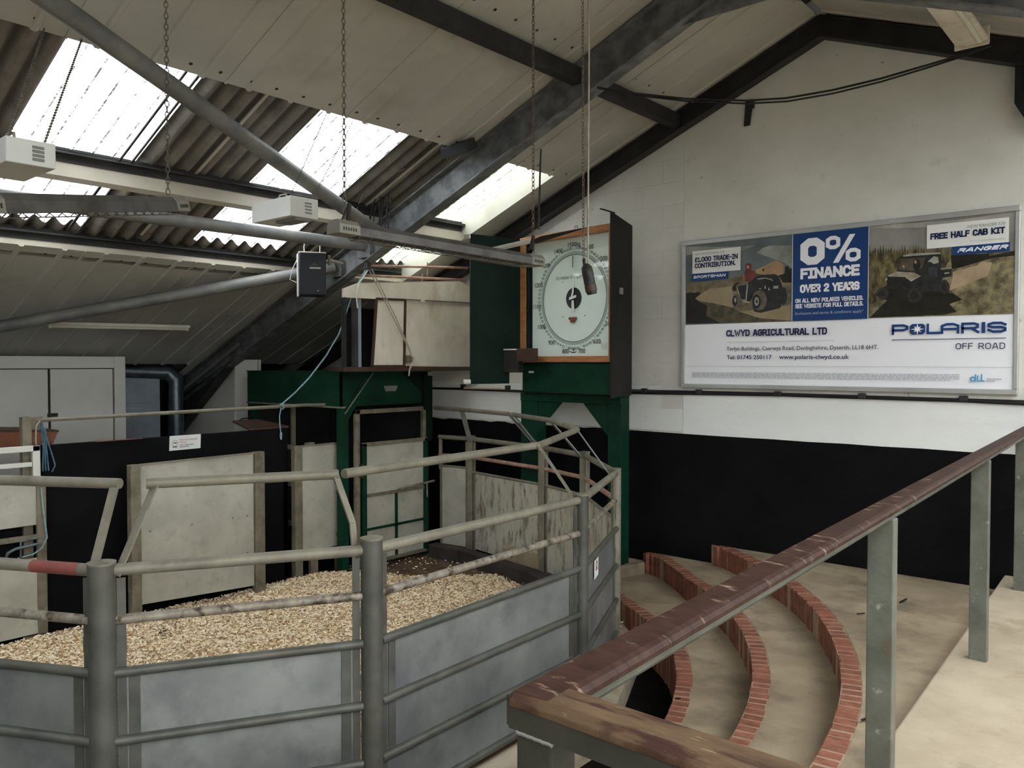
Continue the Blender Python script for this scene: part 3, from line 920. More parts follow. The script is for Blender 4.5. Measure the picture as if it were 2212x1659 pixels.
# ------------------------------------------------------------------ ring fence: posts, sheeted hurdles, leaning top rails
HT = 1.37
post_labels = [
 'grey steel ring post just outside the left edge of the photo',
 'thick round steel post nearest the camera on the left, with a red-streaked rail',
 'thick round steel post in the middle of the front ring fence',
 'slimmer round steel post with the small white sticker beside it',
 'pale steel ring post standing in front of the green dial stand leg',
 'pale square ring post at the far side, behind the leaning corner rail',
 'dirty ring post with a chained red rail, under the dial scale',
 'square ring post on the back fence beside the plain grey end sheet']
for i, (x, y) in enumerate(P):
    r = (0.052, 0.055, 0.051, 0.044, 0.040, 0.036, 0.036, 0.036)[i]
    t = thing('ring_post', post_labels[i], 'post', (x, y, -0.03), 'posts of the sale ring')
    hh = HT + (0.02 if i == 2 else 0)
    m = MB()
    if i < 5:
        m.tube([(x, y, -0.03), (x, y, hh - 0.006)], r, 24)
    else:
        m.box(x - r, x + r, y - r, y + r, -0.03, hh - 0.006)
    m.build('tube', 'post_galv' if i < 4 else 'rail_galv', t, bev=0.006 if i >= 5 else 0)
    m = MB()
    if i < 5: m.tube([(x, y, hh - 0.006), (x, y, hh + 0.002)], r + 0.002, 24)
    else: m.box(x - r - 0.002, x + r + 0.002, y - r - 0.002, y + r + 0.002, hh - 0.006, hh + 0.002)
    m.build('cap', 'rail_galv', t)
    if i < 5:                                    # welded lugs that the hurdles bolt to
        d = V((x, y)) - CEN.xy
        for zz in (0.28, 0.72, 1.02):
            for q in ([i - 1] if i else []) + [i + 1]:
                e = (V(P[q]) - V((x, y))).normalized()
                c = V((x, y)) + e * (r + 0.016)
                nrm = V((-e.y, e.x))
                MB().obox((c.x, c.y, zz), V((e.x, e.y, 0)) * 0.02, V((nrm.x, nrm.y, 0)) * 0.006, (0, 0, 0.035)).build('lug', 'post_galv', t)

hurdle_labels = [
 'steel-sheeted ring hurdle at far left whose top rail is streaked red',
 'wide steel-sheeted hurdle between the two thick front posts',
 'steel-sheeted front hurdle right of the middle post, seen at a slant',
 'narrow steel-sheeted hurdle carrying the small white sticker',
 'sheeted hurdle behind the leaning rails at the far right of the ring',
 'far hurdle under the dial scale with a rusty red middle rail',
 'splash-stained back hurdle with a dark streaked sheet and red rail',
 'plain pale end hurdle beside the weigh crate door']
ends = P + [(-6.86, 6.60)]
for i in range(8):
    a, b = V(ends[i]), V(ends[i + 1])
    e = (b - a).normalized()
    ra = 0.045 if i < 5 else 0.036
    rb = 0.045 if i < 4 else 0.036
    A, B = a + e * ra, b - e * rb
    nrm = V((e.y, -e.x))                         # outward, away from the ring
    if nrm.dot((a + b) / 2 - CEN.xy) < 0: nrm = -nrm
    t = thing('ring_hurdle', hurdle_labels[i], 'fence panel', (A.x, A.y, 0), 'sheeted hurdles of the sale ring')
    def rail(z, r, nm, mn, off=0.0, trim=0.0, n=14):
        p, q = A + nrm * off + e * trim, B + nrm * off - e * trim
        MB().tube([(p.x, p.y, z), (q.x, q.y, z)], r, n).build(nm, mn, t)
    rail(1.335, 0.026, 'top_rail', 'rail_galv')
    rail(1.125, 0.021, 'middle_rail', 'rail_dirty' if i < 4 else 'rail_red')
    zt = 0.90 if i < 4 else 0.96
    if i == 7: zt = 1.0
    zb = 0.05 if i < 4 else 0.09
    mn = ('sheet_galv', 'sheet_galv', 'sheet_galv', 'sheet_galv', 'sheet_splashed', 'sheet_splashed', 'sheet_splashed', 'sheet_old')[i]
    p, q = A + e * 0.015, B - e * 0.015
    MB().bar((p.x, p.y, (zt + zb) / 2), (q.x, q.y, (zt + zb) / 2), 0.003, zt - zb).build('sheet', mn, t)
    if i < 4:
        for z in (0.905, 0.615, 0.345, 0.085):
            rail(z, 0.021, 'rib_rail', 'post_galv', 0.012)
    else:
        rail(zt, 0.014, 'sheet_edge', 'rail_galv')
        rail(0.35, 0.016, 'rib_rail', 'post_galv', 0.018)
    for s, c in ((1, A), (-1, B)):
        d = c + e * s * 0.028
        m = MB().obox((d.x, d.y, 0.66), V((e.x, e.y, 0)) * 0.017, V((nrm.x, nrm.y, 0)) * 0.004, (0, 0, 0.64))
        m.build('end_bar', 'rail_galv' if i > 2 else 'post_galv', t)
    if i < 4:                                     # sheet fixing strips
        for s, c in ((1, A), (-1, B)):
            d = c + e * s * 0.075 + nrm * 0.004
            for z0, z1 in ((0.63, 0.885), (0.37, 0.59)):
                MB().obox((d.x, d.y, (z0 + z1) / 2), V((e.x, e.y, 0)) * 0.022, V((nrm.x, nrm.y, 0)) * 0.003, (0, 0, (z1 - z0) / 2)).build('fixing_strip', 'post_galv', t, bev=0.002)
    if i == 0:
        c = B - e * 0.30
        d = B - e * 0.06
        MB().tube([(c.x, c.y, 1.335), (d.x, d.y, 1.335)], 0.0265, 14, caps=False).build('red_streak', 'maroon', t)
    if i == 7:
        for yy in (1.335, 1.125):
            pass
        c = A + e * 0.42
        MB().tube([(c.x, c.y, 0.96), (c.x, c.y, 1.335)], 0.016, 10).build('upright', 'rail_galv', t)
    if i == 6:
        d = B - e * 0.03
# leaning anti-jump rails on flat arms
lean = [
 ([(-4.62, 0.93), (-3.585, 1.545)], [((-3.53, 1.40), (-3.60, 1.535))], 'leaning top rail at far left ending on a flat arm'),
 ([(-3.50, 1.62), (-3.105, 2.345)], [((-3.445, 1.465), (-3.48, 1.66)), ((-2.975, 2.34), (-3.115, 2.33))], 'leaning top rail over the wide front hurdle'),
 ([(-3.10, 2.375), (-3.235, 4.00)], [((-3.02, 4.135), (-3.235, 3.99))], 'long slanting leaning rail running from the middle post to the sticker post'),
 ([(-3.235, 4.02), (-3.755, 5.13)], [((-3.56, 5.31), (-3.76, 5.12))], 'short leaning rail over the sticker hurdle, meeting at the far corner'),
 ([(-3.77, 5.15), (-4.56, 5.82), (-5.38, 6.23)], [((-4.42, 6.12), (-4.60, 5.84)), ((-5.09, 6.38), (-5.36, 6.21))], 'bent leaning rail at the far right in front of the green scale stand'),
 ([(-5.46, 6.27), (-6.32, 6.49), (-6.86, 6.56)], [((-5.14, 6.40), (-5.48, 6.27)), ((-6.34, 6.62), (-6.34, 6.48))], 'leaning rail at the back running to the green weigh crate')]
for pts, arms, lab in lean:
    t = thing('leaning_rail', lab, 'rail', (pts[0][0], pts[0][1], 1.68), 'leaning rails on top of the ring fence')
    MB().tube([(x, y, 1.675) for x, y in pts], 0.023, 14).build('rail', 'rail_galv', t)
    for p, q in arms:
        m = MB()
        d = V((q[0] - p[0], q[1] - p[1], 0))
        if lab.startswith('leaning top rail over') and p[0] > -3.2:
            mid = (p[0] + d.x * 0.12, p[1] + d.y * 0.12, 1.46)
            m.bar((p[0], p[1], 1.30), mid, 0.034, 0.008, d.normalized())
            m.bar(mid, (q[0], q[1], 1.69), 0.034, 0.008, d.normalized())
        else:
            m.bar((p[0], p[1], 1.31), (q[0], q[1], 1.69), 0.042 if p[1] < 3 else (0.095 if p[1] < 4.5 else 0.07), 0.008, d.normalized())
        m.build('arm', 'rail_galv' if pts[0][1] < 4 else 'sheet_galv', t)
# sticker
a, b = V(P[3]), V(P[4])
e = (b - a).normalized(); nrm = V((e.y, -e.x))
if nrm.dot(a - CEN.xy) < 0: nrm = -nrm
c = a + e * 0.42 + nrm * 0.014
t = thing('sticker', 'small white sticker with a red mark on the narrow ring hurdle', 'sticker', (c.x, c.y, 0.80))
u = V((e.x, e.y, 0)); n3 = V((nrm.x, nrm.y, 0))
MB().obox((c.x, c.y, 0.80), u * 0.065, n3 * 0.0015, (0, 0, 0.062)).build('label', 'paper', t)
m = MB().disc((c.x, c.y, 0.825) + n3 * 0.0022 if False else V((c.x, c.y, 0.825)) + n3 * 0.0022, u * 1.0, (0, 0, 1), 0.012, 0.028, n=16)
m.poly([V((c.x, c.y, 0.80)) + n3 * 0.0022 + u * s + V((0, 0, z)) for s, z in ((-0.03, 0), (0.03, 0), (0.036, -0.014), (-0.036, -0.014))])
m.build('emblem', 'maroon', t)

# ------------------------------------------------------------------ back of the ring: gates, rostrum
t = thing('ring_gate', 'pale dirty sheet gate with two angle posts standing in the shavings', 'gate', (-6.9, 3.05, 0))
MB().box(-6.95, -6.87, 3.05, 3.135, -0.02, 1.335).build('post', 'angle_dirty', t, bev=0.004)
MB().box(-6.94, -6.87, 4.225, 4.325, -0.02, 1.35).build('post', 'angle_dirty', t, bev=0.004)
MB().prism([(-6.905, 3.14, 0.13), (-6.905, 4.22, 0.07), (-6.905, 4.22, 1.335), (-6.905, 3.14, 1.325)], (0.006, 0, 0)).build('sheet', 'sheet_old', t)
MB().bar((-6.9, 3.135, 1.33), (-6.9, 4.225, 1.34), 0.035, 0.014).build('top_edge', 'rail_galv', t)
m = MB()
for y in (3.22, 3.6, 4.0, 4.15):
    for z in (0.4, 0.75, 1.1):
        m.tube([(-6.899, y, z), (-6.894, y, z)], 0.008, 8)
m.build('rivets', 'angle_dirty', t, kind='stuff')

t = thing('sheet_panel', 'narrow pale sheet panel between the rostrum and the weigh crate', 'panel', (-7.05, 4.8, 0))
MB().box(-7.09, -7.02, 4.765, 4.855, -0.03, 1.35).build('post', 'angle_dirty', t, bev=0.004)
MB().box(-7.055, -7.045, 4.86, 5.385, 0.25, 1.34).build('sheet', 'sheet_old', t)
MB().box(-7.07, -7.03, 4.855, 5.385, 1.335, 1.352).build('top_edge', 'rail_galv', t)
MB().box(-7.12, -7.08, 4.95, 5.05, 1.33, 1.37).build('hook_block', 'angle_dirty', t)
MB().box(-7.09, -7.05, 4.97, 5.06, -0.03, 0.3).build('leg', 'angle_dirty', t)
MB().box(-7.09, -7.05, 5.30, 5.38, -0.03, 0.3).build('leg', 'earth', t)

# left gate
t = thing('slotted_gate', 'pale sheet gate with a dark slot and latch at the left edge', 'gate', (-7.1, 2.45, 0))
MB().box(-7.108, -7.098, 0.9, 2.455, 0.905, 1.245).build('upper_sheet', 'sheet_old', t)
MB().box(-7.108, -7.098, 0.9, 2.465, 0.03, 0.64).build('lower_sheet', 'sheet_old', t)
MB().box(-7.12, -7.085, 2.40, 2.47, 0.02, 1.245).build('stile', 'angle_dirty', t, bev=0.004)
MB().box(-7.11, -7.08, 0.9, 2.4, 0.79, 0.83).build('slot_bar', 'angle_dirty', t)
MB().box(-7.12, -7.08, 0.9, 2.43, 1.495, 1.54).build('top_bar', 'board_grey', t, bev=0.004)
MB().box(-7.12, -7.08, 0.9, 2.37, 1.375, 1.41).build('lower_bar', 'board_grey', t, bev=0.004)
MB().box(-7.12, -7.08, 2.375, 2.43, 1.24, 1.54).build('upright', 'board_grey', t, bev=0.004)
m = MB().tube([(-7.07, 2.16, 0.65), (-7.06, 2.18, 0.72), (-7.05, 2.23, 0.745), (-7.05, 2.40, 0.76)], 0.012, 8)
m.tube([(-7.06, 2.27, 0.66), (-7.05, 2.27, 0.80), (-7.05, 2.40, 0.81)], 0.009, 8)
m.build('latch', 'duct_steel', t)
tw = MB().tube([(-7.075, 2.43, 1.2), (-7.06, 2.435, 1.05), (-7.055, 2.45, 0.9), (-7.05, 2.46, 0.8), (-7.05, 2.42, 0.72), (-7.06, 2.36, 0.68), (-7.07, 2.25, 0.665)], 0.006, 6).build('rope', 'rope_teal')
tag(tw, 'thin teal cord hanging down the slotted gate and over its lower sheet', 'rope')

# rostrum with desk, sign and guard rail
t = thing('rostrum', 'matt black auctioneer rostrum front wall behind the ring gates', 'rostrum', (-7.2, 3.6, 0))
MB().box(-7.26, -7.2, 2.49, 4.80, -0.1, 1.525).build('front_wall', 'wall_black', t, bev=0.004)
MB().box(-7.25, -7.2, 0.6, 2.49, -0.1, 1.20).build('low_wall', 'wall_black', t)
MB().box(-9.0, -7.2, 4.75, 4.80, -0.1, 1.0).build('side_wall', 'wall_black', t)
m = MB().prism([(-7.2, 4.36, 1.53), (-7.2, 4.82, 1.53), (-7.75, 4.80, 1.575), (-7.75, 4.50, 1.575)], (0, 0, 0.02))
m.build('desk_top', 'dark_brown', t)
MB().box(-7.21, -7.19, 2.9, 3.3, 1.524, 1.53).build('worn_edge', 'brown_board', t)
sg = thing('notice', 'small white notice with red lettering screwed to the black rostrum wall', 'sign', (-7.19, 3.69, 1.46))
MB().prism([(-7.198, 3.545, 1.395), (-7.198, 3.845, 1.398), (-7.198, 3.85, 1.53), (-7.198, 3.55, 1.53)], (0.006, 0, 0)).build('plate', 'paper', sg)
m = MB()
o = -7.1905
m.disc((o, 3.598, 1.462), (0, 1, 0), (0, 0, 1), 0.026, 0.03, 'louvre_shadow', 24)
m.poly([(o, 3.58, 1.45), (o, 3.588, 1.474), (o, 3.60, 1.468), (o, 3.612, 1.474), (o, 3.618, 1.45), (o, 3.61, 1.462), (o, 3.6, 1.456), (o, 3.59, 1.462)], 'maroon')
m.quad((o, 3.575, 1.424), (o, 3.62, 1.424), (o, 3.62, 1.432), (o, 3.575, 1.432), 'ink')
m.build('emblem', None, sg)
m = MB()
text(m, 'National Livestock', (o, 3.64, 1.482), (0, 1, 0), (0, 0, 1), 0.017, 'sign_red', fit=0.175)
text(m, 'Market', (o, 3.64, 1.458), (0, 1, 0), (0, 0, 1), 0.017, 'sign_red', fit=0.07)
for (y0, y1, z) in ((3.64, 3.68, 1.437), (3.687, 3.73, 1.437), (3.737, 3.775, 1.437), (3.64, 3.735, 1.42)):
    m.quad((o, y0, z), (o, y1, z), (o, y1, z + 0.007), (o, y0, z + 0.007), 'louvre_shadow')
m.build('lettering', None, sg)

t = thing('guard_rail', 'thin rusty pale pipe rail above the black rostrum wall', 'rail', (-7.2, 2.4, 0))
MB().tube([(-7.2, 2.44, 1.735), (-7.2, 5.0, 1.755), (-7.17, 5.42, 1.75)], 0.018, 10).build('rail', 'rail_galv', t)
MB().box(-7.235, -7.165, 2.33, 2.40, -0.1, 1.765).build('post', 'angle_dirty', t, bev=0.004)
MB().box(-7.215, -7.185, 2.39, 2.49, 1.66, 1.76).build('bracket', 'angle_dirty', t)
m = MB()
for k in range(3):
    yy = 2.475 + 0.012 * k
    m.tube([(-7.17, 2.47, 1.70), (-7.165, yy, 1.66), (-7.165, yy + 0.006, 1.5), (-7.165, yy + 0.01 * k, 1.32)], 0.006, 6)
m.tube([(-7.16, 2.47, 1.72), (-7.155, 2.50, 1.6), (-7.155, 2.54, 1.46), (-7.155, 2.565, 1.36), (-7.155, 2.54, 1.31)], 0.006, 6)
tag(m.build('rope', 'rope_blue'), 'blue-grey rope hanging in loops from the left end of the guard rail', 'rope')
tag(MB().tube([(-7.17, 2.46, 1.73), (-7.16, 2.43, 1.69), (-7.16, 2.425, 1.58), (-7.16, 2.43, 1.5)], 0.006, 6).build('cord', 'rope_grey'), 'short pale grey cord hanging beside the brown desk end', 'rope')
t = thing('desk', 'sloping brown wooden desk end behind the guard rail post', 'desk', (-7.65, 2.3, 1.45))
MB().prism([(-7.6, 1.2, 1.45), (-7.6, 2.70, 1.475), (-7.6, 2.75, 1.595), (-7.6, 1.2, 1.70)], (-0.03, 0, 0)).build('front_board', 'brown_board', t)
MB().prism([(-7.6, 1.2, 1.70), (-7.6, 2.76, 1.595), (-8.1, 2.76, 1.595), (-8.1, 1.2, 1.70)], (0, 0, 0.018)).build('top', 'dark_brown', t)
MB().box(-8.06, -7.62, 1.2, 1.24, 0.2, 1.5).build('leg', 'brown_board', t)

# ------------------------------------------------------------------ eaves behind the rostrum
t = thing('cupboard', 'large pale grey boarded cupboard with two flush doors under the lower roof', 'cupboard', (-9.4, 3.0, 0))
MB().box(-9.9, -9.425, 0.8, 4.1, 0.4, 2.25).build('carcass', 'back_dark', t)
m = MB()
for (y, k) in ((1.5, 0), (2.855, 0), (3.33, 0)):
    pass
MB().box(-9.42, -9.40, 2.80, 3.31, 0.6, 2.13).build('door', 'board_grey', t, bev=0.003)
MB().box(-9.42, -9.40, 3.335, 3.985, 0.6, 2.13).build('door', 'board_grey', t, bev=0.003)
MB().box(-9.43, -9.385, 4.0, 4.12, 0.4, 2.27).build('stile', 'board_grey', t, bev=0.003)
MB().box(-9.43, -9.39, 2.75, 4.0, 2.14, 2.27).build('header', 'board_grey', t, bev=0.003)
MB().box(-9.43, -9.385, 0.8, 2.79, 0.4, 2.2).build('side_panel', 'board_white', t)
MB().box(-9.40, -9.385, 3.30, 3.40, 1.62, 1.66).build('catch', 'dark_steel', t)
t = thing('metal_cabinet', 'blue-grey metal cabinet in the dark gap beside the boarded cupboard', 'cabinet', (-10.2, 4.6, 0))
MB().box(-10.5, -10.05, 4.35, 4.84, 0.3, 2.07).build('body', 'cabinet_grey', t, bev=0.006)
MB().box(-10.05, -10.03, 4.37, 4.80, 1.70, 2.03).build('door', 'cabinet_grey', t, bev=0.004)
MB().box(-10.05, -10.03, 4.37, 4.83, 1.15, 1.64).build('door', 'cabinet_grey', t, bev=0.004)
MB().box(-10.05, -10.0, 4.35, 4.88, 2.05, 2.09).build('lid', 'cabinet_grey', t)
m = MB().tube([(-10.0, 5.02, 0.2), (-10.0, 5.02, 1.98), (-10.05, 4.94, 2.08), (-10.1, 4.2, 2.1)], 0.1, 16)
tag(m.build('duct', 'duct_steel'), 'dark round steel duct bending at the eaves beside the metal cabinet', 'duct')
t = thing('partition', 'grey boarded partition with a pale white end board under the rafter', 'partition', (-9.15, 5.4, 0))
MB().box(-10.7, -9.16, 5.36, 5.40, 0.4, 2.24).build('side_board', 'board_grey', t)
MB().box(-9.16, -9.135, 5.355, 5.66, 0.4, 2.24).build('end_board', 'board_white', t, bev=0.004)
MB().box(-9.15, -9.12, 5.34, 5.365, 0.4, 2.24).build('corner_bead', 'board_white', t)
MB().box(-9.13, -9.10, 5.66, 5.685, 2.0, 2.24).build('hinge_strip', 'board_white', t)
m = MB().bar((-8.72, 5.155, 2.42), (-10.2, 5.155, 1.80), 0.02, 0.035)
tag(m.build('angle_strip', 'louvre_shadow'), 'thin grey metal strip fixed along the lower end of the big rafter', 'strip')
tag(MB().tube([(-9.1, 5.33, 1.46), (-8.9, 5.3, 1.52), (-8.7, 5.25, 1.54), (-8.5, 5.2, 1.6)], 0.008, 6).build('cable', 'cable_black'), 'black cable trailing over the brown desk top beside the white end board', 'cable')

# ------------------------------------------------------------------ weigh crate and the cabin on top of it
t = thing('weigh_crate', 'dark green steel weigh crate frame at the back of the ring', 'weigh crate', (-7.7, 5.9, 0))
MB().box(-6.925, -6.9, 5.25, 6.5, 1.735, 2.10).build('front_beam', 'green_paint', t, bev=0.003)
MB().box(-8.7, -6.9, 5.25, 5.275, 1.735, 2.10).build('side_beam', 'green_paint', t, bev=0.003)
MB().box(-8.7, -6.87, 5.24, 6.52, 2.095, 2.108).build('top_flange', 'green_paint', t)
MB().box(-8.7, -6.88, 5.235, 5.30, 1.722, 1.738).build('bottom_flange', 'rail_galv', t)
for (x, y) in ((-6.94, 5.30), (-6.94, 6.46), (-8.66, 5.30), (-8.66, 6.46)):
    MB().box(x - 0.045, x + 0.045, y - 0.045, y + 0.045, -0.05, 1.735).build('leg', 'green_paint', t, bev=0.004)
MB().box(-6.90, -6.86, 6.40, 6.53, 1.30, 2.05).build('hanger', 'green_dark', t)
m = MB().bar((-6.885, 5.30, 1.68), (-6.885, 5.68, 2.09), 0.035, 0.012, (1, 0, 0))
m.build('brace', 'green_paint', t)
MB().bar((-6.878, 5.285, 1.665), (-6.878, 5.665, 2.095), 0.012, 0.01, (1, 0, 0)).build('brace_edge', 'rail_galv', t)
MB().prism([(-6.895, 5.25, 1.60), (-6.895, 5.34, 1.60), (-6.895, 5.70, 2.09), (-6.895, 5.58, 2.09)], (0.006, 0, 0)).build('gusset', 'green_paint', t)
MB().prism([(-6.895, 6.10, 2.09), (-6.895, 6.45, 2.09), (-6.895, 6.45, 1.82)], (0.006, 0, 0)).build('gusset', 'green_dark', t)
MB().prism([(-6.899, 5.855, 1.885), (-6.899, 6.00, 1.885), (-6.899, 6.03, 1.945), (-6.899, 5.83, 1.945)], (0.006, 0, 0)).build('name_plate', 'louvre_shadow', t)
for z in (0.35, 0.8, 1.22):
    MB().box(-8.66, -6.95, 5.29, 5.32, z, z + 0.05).build('side_rail', 'angle_dirty', t)
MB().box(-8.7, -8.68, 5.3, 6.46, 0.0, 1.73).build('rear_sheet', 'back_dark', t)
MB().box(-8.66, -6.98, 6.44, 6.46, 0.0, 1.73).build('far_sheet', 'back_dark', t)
MB().box(-7.9, -7.86, 5.31, 5.35, 1.1, 1.73).build('stay', 'angle_dirty', t)
t = thing('crate_door', 'weigh crate door with a pale sheet, green ribs and an open dark top', 'gate', (-6.86, 5.9, 0))
m = MB()
m.box(-6.875, -6.83, 5.39, 5.445, 0.02, 1.70); m.box(-6.875, -6.83, 6.355, 6.40, 1.30, 1.70); m.box(-6.875, -6.83, 5.39, 6.40, 1.655, 1.70)
m.build('outer_frame', 'angle_dirty', t, bev=0.003)
MB().box(-6.855, -6.815, 5.475, 5.525, 0.05, 1.34).build('stile', 'green_paint', t, bev=0.003)
MB().box(-6.855, -6.815, 6.365, 6.41, 0.05, 1.34).build('stile', 'green_paint', t, bev=0.003)
MB().box(-6.855, -6.815, 5.475, 6.41, 1.305, 1.345).build('top_bar', 'angle_dirty', t, bev=0.003)
MB().box(-6.855, -6.815, 5.475, 6.41, 0.03, 0.065).build('bottom_bar', 'angle_dirty', t, bev=0.003)
MB().box(-6.85, -6.843, 5.5, 6.39, 0.06, 1.31).build('sheet', 'sheet_old', t)
MB().box(-6.845, -6.825, 5.52, 6.37, 0.755, 0.79).build('rib', 'angle_dirty', t)
MB().box(-6.845, -6.825, 5.52, 6.37, 0.395, 0.42).build('rib', 'green_paint', t)
MB().box(-6.845, -6.825, 5.935, 5.965, 0.06, 0.76).build('rib', 'green_paint', t)
m = MB().tube([(-6.80, 5.95, 0.80), (-6.80, 6.50, 0.835)], 0.013, 8)
m.tube([(-6.80, 6.38, 0.83), (-6.79, 6.38, 0.66)], 0.008, 8)
m.build('bolt', 'rail_dirty', t)
MB().box(-6.86, -6.80, 5.43, 5.48, 0.98, 1.12).build('hinge', 'dark_steel', t)

t = thing('cabin', 'dusty pale board cabin with a sliding hatch on top of the green weigh crate', 'cabin', (-6.8, 5.9, 2.1))
YB = 5.0
m = MB().prism([(-6.5, 4.98, 2.845), (-6.5, 6.87, 2.885), (-6.5, 6.87, 3.05), (-6.5, 6.62, 3.125), (-6.5, 5.15, 2.995), (-6.5, 4.98, 2.93)], (-0.02, 0, 0))
m.build('fascia', 'ply_dusty', t)
m = MB().prism([(-6.5, 5.15, 2.995), (-6.5, 6.62, 3.125), (-7.15, 6.62, 2.92), (-7.15, 5.55, 2.86)], (0, 0, 0.01))
m.prism([(-6.5, 6.62, 3.125), (-6.5, 6.87, 3.05), (-7.15, 6.87, 2.88), (-7.15, 6.62, 2.92)], (0, 0, 0.01))
m.build('roof', 'web_grey', t)
MB().prism([(-6.515, 5.765, 2.165), (-6.515, 6.86, 2.15), (-6.515, 6.86, 2.885), (-6.515, 5.765, 2.865)], (-0.012, 0, 0)).build('fixed_panel', 'ply_dusty', t)
h = thing  # noqa
m = MB().prism([(-6.49, 5.345, 2.175), (-6.49, 5.75, 2.175), (-6.49, 5.77, 2.855), (-6.49, 5.40, 2.845)], (-0.01, 0, 0))
hatch = m.build('hatch', 'ply_dusty', t)
m = MB()
fr = [(-6.485, 5.33, 2.165), (-6.485, 5.76, 2.165), (-6.485, 5.78, 2.865), (-6.485, 5.39, 2.855)]
for a, b in zip(fr, fr[1:] + fr[:1]): m.bar(a, b, 0.025, 0.02, (1, 0, 0))
m.build('hatch_frame', 'dark_brown', hatch)
MB().box(-6.545, -6.50, 5.115, 5.165, 2.15, 2.85).build('jamb', 'dark_steel', t)
MB().box(-6.62, -6.57, 5.19, 5.26, 2.15, 2.85).build('jamb', 'cabinet_grey', t)
MB().box(-6.54, -6.50, 4.985, 5.02, 2.15, 2.85).build('corner_post', 'back_dark', t)
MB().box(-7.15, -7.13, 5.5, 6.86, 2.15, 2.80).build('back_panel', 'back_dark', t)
MB().prism([(-6.48, 4.97, 2.11), (-6.48, 6.87, 2.11), (-7.15, 6.87, 2.11), (-7.15, 5.28, 2.11)], (0, 0, 0.045)).build('base', 'dark_brown', t, bev=0.004)
MB().bar((-6.49, 5.77, 2.872), (-6.49, 6.86, 2.892), 0.01, 0.008).build('panel_edge', 'dark_steel', t)
for y, z in ((6.03, 2.873), (6.82, 2.887)):
    MB().box(-6.50, -6.48, y - 0.03, y + 0.03, z - 0.015, z + 0.012).build('clip', 'ply_dusty', t)
MB().box(-6.50, -6.47, 5.80, 5.87, 2.20, 2.28).build('handle', 'angle_dirty', t, bev=0.004)

# ------------------------------------------------------------------ dial scale
D0 = V((-4.70, 6.35, 0)); UX = V((0.9913, -0.1318, 0)); NN = V((-0.1318, -0.9913, 0)); UZ = V((0, 0, 1))
def dp(s, z, n=0.0):
    return D0 + UX * s + UZ * z + NN * n
t = thing('dial_scale', 'tall dial weighing scale with a white clock face in an oak frame', 'scale', (-4.8, 6.5, 0.25))
def dbox(s0, s1, z0, z1, n0, n1, name, mn, par=None, bev=0.004):
    m = MB().obox(dp((s0 + s1) / 2, (z0 + z1) / 2, (n0 + n1) / 2), UX * ((s1 - s0) / 2), NN * ((n1 - n0) / 2), UZ * ((z1 - z0) / 2))
    return m.build(name, mn, par or t, bev=bev)
dbox(-0.80, 0.475, 1.90, 3.47, -0.30, -0.09, 'case', 'green_dark')
dbox(-0.76, 0.47, 1.90, 2.20, -0.09, -0.03, 'apron', 'green_paint')
fr = dbox(-0.77, 0.475, 3.425, 3.49, -0.09, 0.0, 'frame_rail', 'oak_frame')
dbox(-0.765, 0.475, 2.205, 2.265, -0.09, 0.0, 'frame_rail', 'oak_frame')
dbox(-0.77, -0.68, 2.265, 3.425, -0.09, 0.0, 'frame_stile', 'oak_frame')
dbox(0.455, 0.475, 2.265, 3.425, -0.09, 0.0, 'frame_stile', 'oak_frame')
dbox(-0.68, -0.655, 2.265, 3.425, -0.09, -0.01, 'reveal', 'green_dark')
face = dbox(-0.66, 0.456, 2.265, 3.425, -0.09, -0.075, 'face', 'dial_white', bev=0)
CZ, RR = 2.832, 0.43
fc = dp(-0.06, CZ, -0.0735)
def fpt(a, r, n=0.0):
    return fc + UX * (math.sin(a) * r) + UZ * (math.cos(a) * r) + NN * n
MB().disc(fc + NN * 0.0006, UX, UZ, RR, RR + 0.03, n=96).build('graduation_ring', 'dial_ring', face)
MB().disc(fc + NN * 0.001, UX, UZ, RR - 0.006, RR, n=96).build('ring_line', 'ink', face)
MB().disc(fc + NN * 0.001, UX, UZ, 0, 0.105, n=48).build('hub_opening', 'ink', face)
m = MB()
for k in range(15):
    a = 2 * math.pi * k / 15
    lab = '1500kg' if k == 0 else str(k * 100)
    p = fpt(a, RR + 0.098, 0.002) - UZ * 0.022
    text(m, lab, p, UX, UZ, 0.044, 'ink', align='CENTER', bold=0.008)
    for j in (1, 2, 3, 4):
        aa = a + 2 * math.pi / 15 * j / 5
        p = fpt(aa, RR + 0.060, 0.002) - UZ * 0.013
        text(m, str(20 * j), p, UX, UZ, 0.026, 'ink', align='CENTER')
    e1, e2 = fpt(a, RR + 0.03, 0.002), fpt(a, RR + 0.062, 0.002)
    tn = UX * math.cos(a) - UZ * math.sin(a)
    m.quad(e1 - tn * 0.002, e2 - tn * 0.002, e2 + tn * 0.002, e1 + tn * 0.002, 'ink')
    for j in range(1, 20):
        aa = a + 2 * math.pi / 15 * j / 20
        e1, e2 = fpt(aa, RR + 0.008, 0.002), fpt(aa, RR + (0.03 if j % 4 == 0 else 0.022), 0.002)
        tn = UX * math.cos(aa) - UZ * math.sin(aa)
        m.quad(e1 - tn * 0.0008, e2 - tn * 0.0008, e2 + tn * 0.0008, e1 + tn * 0.0008, 'ink')
text(m, 'TO WEIGH 1500 kg BY 5kg DIV', fc + UZ * 0.195 + NN * 0.002, UX, UZ, 0.028, 'ink', fit=0.50, align='CENTER')
for sx in (-0.15, 0.15):
    for sz in (0.17, -0.175):
        m.disc(fc + UX * sx + UZ * sz + NN * 0.002, UX, UZ, 0, 0.006, 'ink', 10)
m.disc(fc - UZ * 0.505 + NN * 0.002, UX, UZ, 0, 0.010, 'ink', 12)
